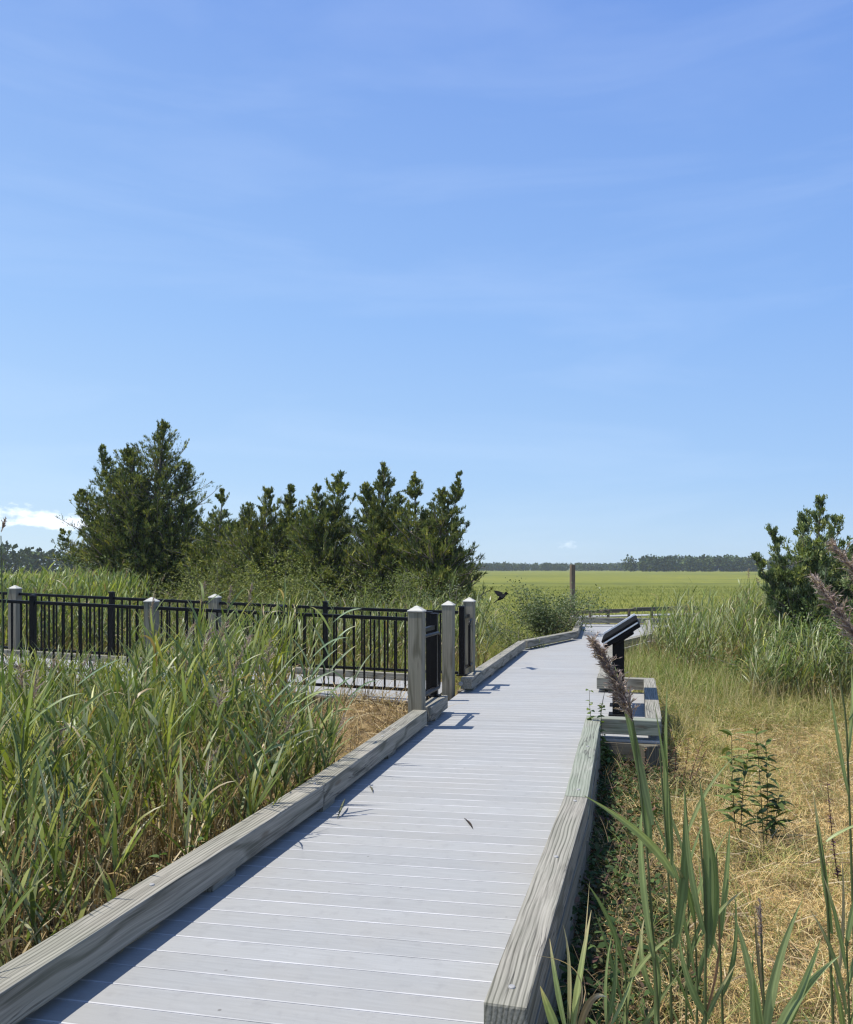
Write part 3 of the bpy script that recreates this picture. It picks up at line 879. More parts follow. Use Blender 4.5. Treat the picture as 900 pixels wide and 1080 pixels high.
# --- green-gold grass, further right
g = Geo()
b5 = scatter(70000, 2.2, 15, 6.8, 17, lambda x, y: (x > Rx(y) + np.where(y < 10.9, .80, .2)) & (x < .60 * y + 1.5) & (y > np.where(x > 3.0, 9.9, 7.6) + .5 * vnoise(x, y, 1.2, 2)))
n = len(b5)
kk = vnoise(b5[:, 0], b5[:, 1], 1.4, 17) + rng.normal(0, .35, n)
ca = palette([(.13, .16, .04), (.24, .25, .07), (.38, .36, .13)], n, .25)
cb = palette([(.10, .15, .035), (.16, .21, .05), (.24, .27, .08)], n, .12)
cc = palette([(.40, .31, .13), (.52, .42, .20)], n, .12)
near = np.clip((12.0 - b5[:, 1]) / 3.0, 0, .6) * (.75 + .5 * vnoise(b5[:, 0], b5[:, 1], .8, 77)).clip(0, 1)
col = np.where((kk > .3)[:, None], cb, ca); col = np.where((rng.random(n) < .15 + .75 * near)[:, None], cc, col)
b5[:, 2] += U(0, .22, n)
blades(g, b5, U(0, 6.28, n), U(.1, 1.5, n), U(.1, 2.2, n),
       U(.12, .40, n) * (1 + .25 * vnoise(b5[:, 0], b5[:, 1], .9, 6)) * (1 - .35 * near), U(.003, .007, n), col, seg=4, curl=rng.normal(0, .9, n), roll=U(-1.2, 1.2, n))
k = rng.integers(0, n, 5000); hb = b5[k]
blades(g, hb, U(0, 6.28, 5000), U(1.1, 1.5, 5000), U(.1, .6, 5000), U(.4, .62, 5000), .004, palette([(.42, .34, .16), (.55, .45, .24)], 5000), seg=4)
bg_ = scatter(9000, 3.0, 12, 11.6, 16.5, lambda x, y: (x > Rx(y) + .25) & (x < .60 * y + 1) & (rng.random(len(x)) < .5 + .6 * vnoise(x, y, 1.0, 55)), 20); n = len(bg_)
blades(g, bg_, U(0, 6.28, n), U(.8, 1.5, n), U(.1, 1.3, n), U(.3, .75, n), U(.006, .014, n), palette([(.12, .17, .04), (.2, .26, .06), (.3, .34, .1)], n, .2), seg=4, curl=rng.normal(0, .6, n), roll=U(-1.2, 1.2, n))
tag(g.build('gold_green_grass', M['grass']), 'feathery gold green grass behind the straw on the right', 'grass', kind='stuff')

# --- general marsh grass, middle distance
g = Geo()
def keepM(x, y):
    ondeck = (x > Lx(y) - .3) & (x < Rx(y) + .3) & (y < 23)
    ondeck2 = (y > 21.3) & (y < 24) & (x > 3.8)
    ondeck3 = (y > 27.8) & (y < 32) & (x > 4.8) & (x < 11)
    ramp = (y < 12.1 - .2 * x) & (x < Lx(y) + .1)
    right = (x > Rx(y)) & (y < 16.5)
    return ~(ondeck | ondeck2 | ramp | right | ondeck3)
b6 = scatter(80000, -18, 20, 10.5, 34, keepM, 20)
n = len(b6)
kk = vnoise(b6[:, 0], b6[:, 1], 2.2, 27) + rng.normal(0, .35, n)
c1 = palette([(.13, .17, .04), (.22, .26, .06), (.32, .34, .10)], n, .18)
c2_ = palette([(.22, .25, .05), (.33, .34, .08), (.42, .40, .15)], n, .18)
col = np.where((kk > .1)[:, None], c1, c2_)
hh = U(.25, .60, n) * (1 + .3 * vnoise(b6[:, 0], b6[:, 1], 1.6, 6)) * np.clip(1.35 - (b6[:, 1] - 11) * .03, .5, 1.3)
hh = hh * np.where((b6[:, 0] > Rx(b6[:, 1])), .75, 1)
# growth is lower just behind the ramp opening
blades(g, b6, U(0, 6.28, n), U(.8, 1.5, n), U(.1, 1.3, n), hh, U(.005, .014, n), col, seg=3, roll=U(-1.2, 1.2, n))
b7 = scatter(60000, -60, 70, 33, 95, lambda x, y: (np.abs(x) < .62 * y + 4) & (rng.random(len(x)) < (45 / y) ** 1.5), 20)
n = len(b7)
blades(g, b7, U(0, 6.28, n), U(.9, 1.5, n), U(.1, .8, n), U(.12, .28, n), U(.012, .03, n), palette([(.12, .145, .032), (.175, .20, .042), (.23, .24, .055)], n, .15), seg=2, roll=U(-1.2, 1.2, n))
tag(g.build('marsh_grass', M['grass']), 'knee high yellow green marsh grass on both sides of the far boardwalk', 'grass', kind='stuff')

# --- taller reeds behind the ramp at left, and pale clumps at right
def stand(name, n, x0, x1, y0, y1, keep, hm, hs, label, **kw):
    b = scatter(n, x0, x1, y0, y1, keep, 30)
    h = (hm + hs * rng.normal(0, 1, len(b)) + .12 * vnoise(b[:, 0], b[:, 1], 1.5, 3)).clip(.35, 2.6)
    o, p, d = reed_mass(name, b, h, label, **kw)
    if len(p):
        gp = Geo()
        for q, dd in zip(p, d): plume_geo(gp, q, (dd[0] * .4, dd[1] * .4, 1), .2, 12, spike=1, w=.012, col=[(.28, .22, .15), (.4, .32, .22)])
        pr = gp.build('seed_heads', M['plume'], None); pr.parent = o; pr['kind'] = 'stuff'
REEDY = [(.10, .15, .04), (.17, .23, .055), (.25, .31, .09), (.33, .36, .16)]
stand('reed_stand', 1500, -22, -6.5, 16, 27, lambda x, y: (x > -.72 * y) & (x < -.36 * y + .5 * vnoise(x, y, 2, 4)), 1.75, .15, 'bright green reeds behind the ramp at the far left, below the distant woods',
      nl=9, leaf=(.3, .5), lw=(.02, .035), green=REEDY, plume=.05, seg=4, thin=2, dead=.12)
stand('reed_stand', 900, -13, 1.0, 13.2, 19.5, lambda x, y: (x > -.62 * y) & (y > 13.4 - .2 * x) & (rng.random(len(x)) < .45 + .5 * vnoise(x, y, 1.6, 41)), 1.12, .2, 'low grey green reeds between the far railing and the cedars',
      nl=8, leaf=(.25, .45), lw=(.014, .026), green=REEDG, plume=.05, seg=4, thin=1.6, dead=.25, pale=.3)
stand('reed_clump', 230, 4.0, 5.6, 13.6, 18.5, lambda x, y: ((x / y) > .255) & ((x / y) < .345) & (x > Rx(y) + .4), 1.0, .26, 'pale reed clump right of the sign, nearer the boardwalk',
      nl=9, leaf=(.25, .42), lw=(.010, .020), green=REEDY, plume=.0, seg=4, thin=1.6, dead=.2, pale=.35, cat='reed clump', group='pale reed clumps on the right')
stand('reed_clump', 300, 5.3, 8.2, 14.2, 18.5, lambda x, y: ((x / y) > .355) & ((x / y) < .41), 1.15, .28, 'tall pale reed clump left of the right hand cedar',
      nl=9, leaf=(.25, .45), lw=(.010, .022), green=REEDY, plume=.03, seg=4, thin=1.6, dead=.22, pale=.35, cat='reed clump', group='pale reed clumps on the right')
stand('reed_clump', 420, 4.4, 7.6, 11.4, 13.6, lambda x, y: ((x / y) > .385) & ((x / y) < .56), .8, .24, 'low pale reed clump in front of the right hand cedar',
      nl=9, leaf=(.25, .45), lw=(.010, .018), green=REEDY, plume=.02, seg=4, thin=1.4, dead=.25, pale=.35, cat='reed clump', group='pale reed clumps on the right')

# --- undergrowth against the right side of the boardwalk
g = Geo()
b8 = scatter(10500, .2, 3.2, 2.0, 7.6, lambda x, y: (x > Rx(y) + .15) & (x < Rx(y) + .62 + .18 * vnoise(x, y, .5, 6) + .55 * (y > 6.7)))
n = len(b8); b8[:, 2] += U(0, .26, n) * np.clip(1.2 - (b8[:, 0] - Rx(b8[:, 1])), .2, 1)
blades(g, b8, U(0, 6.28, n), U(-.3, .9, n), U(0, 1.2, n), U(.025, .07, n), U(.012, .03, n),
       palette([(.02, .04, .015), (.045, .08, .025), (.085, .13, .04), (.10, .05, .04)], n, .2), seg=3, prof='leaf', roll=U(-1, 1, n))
n2 = 900; k = rng.integers(0, n, n2)
blades(g, b8[k], U(0, 6.28, n2), U(.2, 1.4, n2), U(.3, 2.2, n2), U(.15, .4, n2), U(.002, .004, n2), palette([(.12, .08, .05), (.3, .22, .12)], n2, .2), seg=5, curl=rng.normal(0, 1, n2))
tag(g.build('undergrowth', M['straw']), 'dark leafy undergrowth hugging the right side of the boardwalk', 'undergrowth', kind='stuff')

# ------------------------------------------------------------- leafy plants
def leafy(name, stems, label, cat, leafcol, ls=(.05, .09), lw=(.012, .02), nl=16, group=None, mat='bush', el=(-.1, .7), dr=(.2, 1.0), stemcol=(.12, .10, .05), r=.004, fs=.2, flowers=None):
    """stems: list of (base, tip) points"""
    root = empty(name, stems[0][0]); tag(root, label, cat, group)
    gs = Geo(); gl = Geo()
    for a, b in stems:
        a = np.array(a, float); b = np.array(b, float)
        t = np.linspace(0, 1, 6)[:, None]
        w = np.array([U(-.04, .04), U(-.04, .04), 0])
        P = a * (1 - t) + b * t + w * np.sin(t * 3.1)
        tubes(gs, P[None], (r * (1 - .6 * t[:, 0]))[None], np.array([stemcol]), 5)
        n = nl; f = np.sort(U(fs, 1, n)); x = f * 5; i = np.minimum(x.astype(int), 4); fr = (x - i)[:, None]
        B = P[i] * (1 - fr) + P[i + 1] * fr
        az = np.arange(n) * 2.4 + U(-.5, .5, n)
        blades(gl, B, az, U(*el, n), U(*dr, n), U(*ls, n) * (1.15 - .4 * f), U(*lw, n), palette(leafcol, n, .15), seg=5, prof='leaf', fold=.3, roll=rng.normal(0, .3, n))
    for o in (gs.build('stems', M['bush']), gl.build('leaves', M[mat])):
        ps(o, root)
    return root
LG = [(.07, .105, .03), (.12, .16, .045), (.19, .22, .07)]
def P3(px, py, d): return tuple(at(px, py, d))
def foot(px, d, dx=0.0):
    x = (px - 450) / F * d + dx; return (x, d, float(gz(x, d)))
leafy('tall_weed', [(foot(778, 5.7), P3(772, 775, 5.7)), (foot(782, 5.6), P3(790, 790, 5.6))], 'dark lance leaved weed in the straw, left one of the close pair', 'weed', LG, (.11, .17), (.028, .042), 32, 'lance leaved weeds in the straw')
leafy('tall_weed', [(foot(808, 5.75), P3(808, 783, 5.75)), (foot(806, 5.8), P3(797, 765, 5.8)), (foot(812, 5.7), P3(822, 840, 5.7))], 'dark lance leaved weed in the straw, right one of the close pair', 'weed', LG, (.11, .17), (.028, .042), 30, 'lance leaved weeds in the straw')
leafy('purple_weed', [(foot(888, 4.9), P3(873, 825, 4.9))], 'thin purple flower spike rising from the straw at the right edge', 'weed', [(.07, .03, .06), (.12, .05, .09), (.10, .09, .05)], (.02, .035), (.008, .014), 70, stemcol=(.08, .03, .04))
leafy('climbing_vine', [((1.62, 7.52, -.3), P3(622, 728, 7.5)), ((1.66, 7.5, -.3), P3(635, 742, 7.5)), ((1.7, 7.45, -.3), P3(632, 775, 7.45)), ((1.75, 7.4, -.3), P3(640, 790, 7.4)), ((1.6, 7.3, -.3), P3(630, 765, 7.3))],
      'small round leaved vine climbing the far end of the green curb', 'vine', [(.09, .14, .035), (.16, .21, .06), (.22, .25, .08)], (.04, .065), (.035, .055), 34)
leafy('broadleaf_plant', [((-1.32 - .1 * i % .3 + U(-.1, .1), 3.95 + .08 * i, -.35), (-1.24 + U(-.16, .12), 4.0 + .09 * i + U(-.1, .1), U(-.02, .16))) for i in range(7)],
      'low bright broadleaf plant tucked behind the near left curb', 'plant', [(.06, .12, .03), (.10, .17, .05), (.15, .23, .07)], (.05, .08), (.03, .05), 12)
leafy('berry_plant', [((1.9 + .05 * i, 7.15 - .05 * i, -.35), (1.9 + .09 * i + U(-.1, .1), 7.1 + U(-.15, .1), U(-.05, .22))) for i in range(7)],
      'reddish brown stemmed plant below the sign bay', 'plant', [(.13, .07, .045), (.2, .12, .07), (.10, .13, .05)], (.03, .06), (.012, .02), 26, stemcol=(.16, .06, .05))

# ------------------------------------------ single reeds in the foreground
RD = (.16, .205, .08); RM = (.22, .27, .105); RL = (.29, .335, .14); DY = (.48, .40, .22)
def single_reed(label, stem, leaves, plume=None, group='tall reeds in the right foreground', r=.0048, stemcol=(.14, .17, .07), depth=None, pw=.005, pl_=.1):
    root = empty('reed', tuple(stem[0])); tag(root, label, 'reed', group)
    P = np.array([list(p) for p in stem], float)
    t = np.linspace(0, 1, 12)
    idx = t * (len(P) - 1); i = np.minimum(idx.astype(int), len(P) - 2); fr = (idx - i)[:, None]
    Pp = P[i] * (1 - fr) + P[i + 1] * fr
    g = Geo(); tubes(g, Pp[None], (r * (1.1 - .55 * t))[None], np.array([stemcol]), 6)
    ps(g.build('stem', M['reed'], smooth=True), root)
    for lf in leaves:
        g = Geo(); pts, w, c = lf[0], lf[1], lf[2]; tip = lf[3] if len(lf) > 3 else None
        polyblade(g, pts, w, c, tip, roll=lf[4] if len(lf) > 4 else U(-1.35, -.1))
        ps(g.build('leaf', M['reed'], smooth=True), root)
    if plume:
        g = Geo(); a, b, n, size = plume
        a = np.array(a); b = np.array(b)
        plume_geo(g, a, b - a, size, n, w=pw, bl=pl_, spike=2)
        ps(g.build('seed_head', M['plume']), root)
    return root
def L(d, *pp): return [P3(px, py, d + dd) for px, py, dd in pp]

D = 2.6
single_reed('tall reed with the blade that reaches left over the curb joint', [foot(702, D), P3(694, 1060, D), P3(683, 900, D), P3(668, 760, D)],
  [(L(D, (712, 926, 0), (690, 880, -.02), (616, 839, -.05)), .036, RL, None, -.6),
   (L(D, (690, 1010, 0), (672, 900, 0), (678, 850, .05)), .04, RM),
   (L(D, (686, 900, 0), (680, 830, .02), (664, 745, .0)), .036, RM),
   (L(D, (688, 870, 0), (672, 790, .0), (648, 700, .05)), .032, RL),
   (L(D, (692, 1080, 0), (700, 1000, .02), (676, 985, .0), ), .03, RM, DY)],
  plume=(P3(668, 762, D), P3(633, 672, D), 420, .27), pw=.003, pl_=.07)
single_reed('straight reed with broad upright blades, beside the one leaning to the curb', [foot(712, 2.7), P3(708, 1060, 2.7), P3(706, 930, 2.7), P3(696, 790, 2.7)],
  [(L(2.7, (709, 920, 0), (712, 850, 0), (690, 740, .02)), .034, RD),
   (L(2.7, (707, 900, 0), (700, 840, 0), (704, 720, .02)), .03, RM),
   (L(2.7, (712, 1000, 0), (728, 920, 0), (722, 828, .02)), .04, RD),
   (L(2.7, (690, 1050, 0), (670, 1010, 0), (680, 968, .02)), .03, RL, DY)])
single_reed('reed with three dark upright blades, centre of the right foreground', [foot(745, 2.5), P3(744, 1060, 2.5), P3(745, 950, 2.5), P3(738, 880, 2.5)],
  [(L(2.5, (747, 1000, 0), (752, 900, 0), (738, 822, .02)), .042, RD),
   (L(2.5, (744, 985, 0), (726, 920, 0), (722, 835, .02)), .038, RD),
   (L(2.5, (746, 1010, 0), (765, 930, 0), (744, 868, .02)), .034, RM),
   (L(2.5, (748, 1075, 0), (722, 1040, 0), (716, 985, .02)), .03, RM),
   (L(2.5, (745, 1070, 0), (765, 1010, 0), (758, 960, .0)), .018, (.25, .14, .08))])
single_reed('slim reed with short pointed blades right of the dark bladed one', [foot(766, 2.9), P3(762, 1060, 2.9), P3(758, 960, 2.9), P3(756, 900, 2.9)],
  [(L(2.9, (760, 990, 0), (768, 920, 0), (770, 870, .02)), .026, RM),
   (L(2.9, (760, 1010, 0), (742, 960, 0), (737, 905, .02)), .028, RL),
   (L(2.9, (762, 1050, 0), (782, 1010, 0), (775, 940, .02)), .022, RD)])
single_reed('squat reed with yellow dry blade tips beside the near curb end', [foot(596, 2.28, .02), P3(598, 1110, 2.28), P3(600, 1075, 2.28)],
  [(L(2.28, (604, 1090, 0), (612, 1030, 0), (624, 960, .05)), .036, RL, DY),
   (L(2.28, (598, 1090, 0), (586, 1030, 0), (580, 990, .05)), .03, RM, DY),
   (L(2.28, (600, 1085, 0), (606, 1010, 0), (594, 975, -.05)), .028, (.34, .30, .15), DY),
   (L(2.28, (592, 1100, 0), (578, 1060, 0), (570, 1040, -.05)), .034, RL, DY),
   (L(2.28, (610, 1090, 0), (622, 1040, 0), (640, 1052, .05)), .026, (.3, .2, .1), (.62, .58, .5)),
   (L(2.28, (602, 1090, 0), (640, 1010, .0), (560, 1008, -.1)), .006, (.4, .3, .2)),
   (L(2.28, (606, 1090, 0), (614, 1050, 0), (622, 930, .1)), .014, (.36, .28, .15), DY)])
single_reed('short upright green shoot right of the yellow tipped reed', [foot(642, 2.6), P3(640, 1090, 2.6), P3(641, 1060, 2.6)],
  [(L(2.6, (641, 1090, 0), (636, 1030, 0), (646, 985, .02)), .02, RM),
   (L(2.6, (640, 1080, 0), (652, 1040, 0), (650, 990, .02)), .02, RD),
   (L(2.6, (643, 1085, 0), (662, 1050, 0), (668, 1030, .02)), .016, RL)])
single_reed('wide fan of pale blades at the bottom right', [foot(806, 2.2), P3(808, 1130, 2.2), P3(808, 1085, 2.2)],
  [(L(2.2, (806, 1110, 0), (796, 1020, 0), (773, 962, .0)), .034, RL),
   (L(2.2, (806, 1110, 0), (812, 1020, 0), (846, 950, .0)), .032, RL),
   (L(2.2, (812, 1120, 0), (830, 1050, 0), (886, 1008, .0)), .036, RM),
   (L(2.2, (800, 1120, 0), (792, 1060, 0), (795, 1000, .0)), .026, RD),
   (L(2.2, (812, 1120, 0), (850, 1040, 0), (866, 990, .0)), .028, RM)])
single_reed('slender reed with a purple brown closed seed head, bottom right', [foot(808, 2.6), P3(806, 1060, 2.6), P3(803, 985, 2.6)],
  [(L(2.6, (806, 1060, 0), (798, 1000, 0), (796, 960, .0)), .014, (.2, .17, .1))],
  plume=(P3(804, 1010, 2.6), P3(802, 940, 2.6), 60, .18), pw=.003, pl_=.035)
single_reed('leaning dry edged reed at the right edge, joined by a pale cross blade', [foot(885, 2.7), P3(878, 1050, 2.7), P3(872, 940, 2.7), P3(862, 870, 2.7)],
  [(L(2.7, (878, 985, 0), (868, 900, 0), (858, 835, .02)), .026, RM, (.3, .26, .14)),
   (L(2.7, (872, 888, 0), (885, 876, 0), (925, 862, .02)), .016, RL),
   (L(2.7, (880, 1060, 0), (895, 980, 0), (888, 900, .02)), .018, (.42, .33, .2))])
single_reed('tall thin reed rising past the straw at the right edge', [foot(905, 3.2), P3(898, 900, 3.2), P3(893, 760, 3.2), P3(884, 700, 3.2)],
  [(L(3.2, (896, 840, 0), (884, 780, 0), (874, 715, .02)), .022, RM),
   (L(3.2, (895, 800, 0), (902, 750, 0), (898, 700, .02)), .022, RL),
   (L(3.2, (896, 760, 0), (912, 740, 0), (914, 690, .02)), .02, RM)])
single_reed('pink brown plume leaning in from the right edge before the cedar', [foot(960, 3.0), P3(945, 800, 3.0), P3(912, 690, 3.0)],
  [(L(3.0, (930, 760, 0), (915, 700, 0), (925, 640, .02)), .024, RM)],
  plume=(P3(918, 700, 3.0), P3(872, 612, 3.0), 170, .34), pw=.004, pl_=.10)
single_reed('second pink brown plume, higher, at the right edge before the cedar', [foot(985, 3.3), P3(965, 760, 3.3), P3(925, 650, 3.3)],
  [(L(3.3, (950, 720, 0), (925, 680, 0), (905, 640, .02)), .024, RM)],
  plume=(P3(930, 650, 3.3), P3(893, 580, 3.3), 140, .32), pw=.004, pl_=.10)
single_reed('lone reed tip standing against the sky at the left edge', [foot(-2, 5.0), P3(3, 680, 5.0), P3(1, 565, 5.0)],
  [(L(5.0, (3, 650, 0), (12, 620, 0), (10, 600, .02)), .016, RM)],
  plume=(P3(1, 562, 5), P3(5, 547, 5), 26, .08), group='tall single reeds in the left bed', pw=.004, pl_=.04)

def leafy_reed(px, ytop, d, label, nl=8, lean=0.0, wmax=.024):
    a = np.array(foot(px, d)); b = np.array(P3(px + lean * 100, ytop + 60, d)); stem = [a, (a * 2 + b) / 3, (a + 2 * b) / 3 + np.array([.01, 0, 0]), b]
    lv = []
    for i in range(nl):
        f = .35 + .62 * i / (nl - 1); p0 = a + (b - a) * f; sg_ = 1 if i % 2 else -1
        e = U(1.15, 1.45); azz = U(-.9, .9); ln = U(.26, .42)
        dx = sg_ * math.cos(e) * math.cos(azz) + .05; dy = sg_ * math.cos(e) * math.sin(azz)
        dv = np.array([dx, dy, math.sin(e)]); p1 = p0 + dv * ln * .55
        p2 = p1 + np.array([dx + sg_ * U(.02, .35), dy, dv[2] - U(.0, .5)]) * ln * .5
        lv.append(([p0, p1, p2], U(.018, wmax), [RD, RM, RL, (.22, .25, .10)][rng.integers(0, 4)], DY if rng.random() < .4 else None))
    single_reed(label, stem, lv)
for a_ in [(724, 815, 3.1, 'leafy reed behind the straight broad bladed one', 8, 0), 
           (733, 905, 2.75, 'low leafy reed hugging the dark bladed one from the left', 7, .0), 
           (655, 960, 2.7, 'low leafy reed between the yellow tipped reed and the tall ones', 7, .05),
           (893, 930, 2.6, 'leafy reed lowest at the right edge', 8, 0.0)]:
    leafy_reed(*a_)
# prominent reeds of the left bed, tall enough to be told apart
def auto_reed(px, ytop, d, label, plume=False, lean=.12, nl=9, pale=False):
    a = np.array(foot(px - lean * 120, d)); b = np.array(P3(px, ytop, d))
    mid_ = (a + b) / 2 + np.array([-lean * .12, 0, .02])
    stem = [a, mid_ * .5 + (a + b) / 4, (mid_ + b) / 2, b]
    lv = []
    H = b[2] - a[2]
    for i in range(nl):
        f = .38 + .6 * i / (nl - 1)
        p0 = a + (b - a) * f
        s = 1 if i % 2 else -1
        ln = U(.28, .42); e = U(.75, 1.3); azz = U(-.6, .6)
        dx = s * math.cos(e) * math.cos(azz) + .18; dy = s * math.cos(e) * math.sin(azz)
        dv = np.array([dx, dy, math.sin(e)]); dv /= np.linalg.norm(dv)
        p1 = p0 + dv * ln * .6
        p2 = p1 + np.array([dx * .6 + s * .25, dy, dv[2] - U(.3, .9)]) * ln * .45
        c = [RD, RM, RL][rng.integers(0, 3)] if not pale else [(.22, .29, .17), RL, (.30, .34, .22)][rng.integers(0, 3)]
        lv.append(([p0, p1, p2], U(.018, .03), c, DY if rng.random() < .25 else None))
    single_reed(label, stem, lv, plume=(b, b + np.array([.02, 0, .16]), 60, .2) if plume else None, group='tall single reeds in the left bed', pw=.004, pl_=.06)
for args in [
    (352, 640, 6.6, 'tallest reed of the left bed, in front of the railing before the bare bank', False, .1, 11, True),
    (378, 705, 7.0, 'last reed of the left bed, leaning over the bare bank', False, .35, 9, True),
    (330, 690, 6.3, 'pale reed just left of the tallest one before the railing', False, .2, 10, True),
    (262, 640, 7.4, 'reed with pink plume standing in front of the railing, right one of the trio', True, .1, 8, False),
    (240, 642, 7.6, 'reed with pink plume standing in front of the railing, middle one of the trio', True, .08, 8, False),
    (212, 640, 7.3, 'reed with pink plume standing in front of the railing, left one of the trio', True, .05, 8, False),
    (158, 655, 7.5, 'reed with tan plume before the wooden post of the near railing', True, .1, 8, False),
    (80, 720, 4.6, 'pale grey green reed forking wide at the left of the bed', False, .15, 10, True),
    (25, 765, 3.9, 'dark green reed nearest the left edge', False, .1, 10, False),
    (150, 700, 5.6, 'dark green reed with tall narrow blades left of the bed centre', False, .05, 10, False),
    (240, 700, 5.4, 'dark upright reed in the middle of the bed', False, .05, 11, False),
    (314, 728, 5.5, 'reed at the curb joint whose blades throw shadows on the deck', False, .55, 12, True),
    (296, 742, 5.2, 'shorter reed leaning over the curb just before the joint', False, .5, 10, False),
    (285, 720, 5.2, 'pale broad reed leaning to the curb in the bed', False, .3, 10, True)]:
    auto_reed(*args)

# --------------------------------------------------------------- leaf litter on deck
def fallen(px0, py0, px1, py1, w, label, lift=.004, col=(.07, .05, .035)):
    def g0(px, py): d = CAMH * F / (py - 600); return np.array([(px - 450) / F * d, d, 0.0])
    a, b = g0(px0, py0), g0(px1, py1)
    g = Geo(); m_ = (a + b) / 2 + np.array([.01, 0, .012 + lift])
    a[2] += .004; b[2] += lift
    t = np.linspace(0, 1, 8)[:, None]
    P = (1 - t) ** 2 * a + 2 * t * (1 - t) * m_ + t ** 2 * b
    d = (b - a) / np.linalg.norm(b - a); s = np.cross(d, (0, 0, 1)); s /= np.linalg.norm(s)
    ww = np.sin(np.clip(t, .06, .97) * math.pi) * w / 2
    V = np.stack([P - s * ww, P + np.array([0, 0, .0035]) , P + s * ww, P + np.array([0, 0, .0015])], 1)
    k = np.arange(32).reshape(8, 4)
    Q = np.concatenate([np.stack([k[:-1, j], k[:-1, (j + 1) % 4], k[1:, (j + 1) % 4], k[1:, j]], -1) for j in range(4)])
    g.add(V.reshape(-1, 3), Q, np.repeat(np.array([col]), 32, 0))
    o = g.build('fallen_leaf', M['straw']); tag(o, label, 'leaf', 'fallen leaves on the boardwalk')
fallen(490, 864, 499, 875, .014, 'dark curled leaf alone on the middle of the deck')
fallen(356, 864, 364, 851, .018, 'greenish leaf on the deck beside the left curb, nearer one', .05, (.16, .17, .10))
fallen(390, 830, 393, 837, .014, 'greenish leaf on the deck beside the left curb, farther one', .01, (.15, .14, .09))

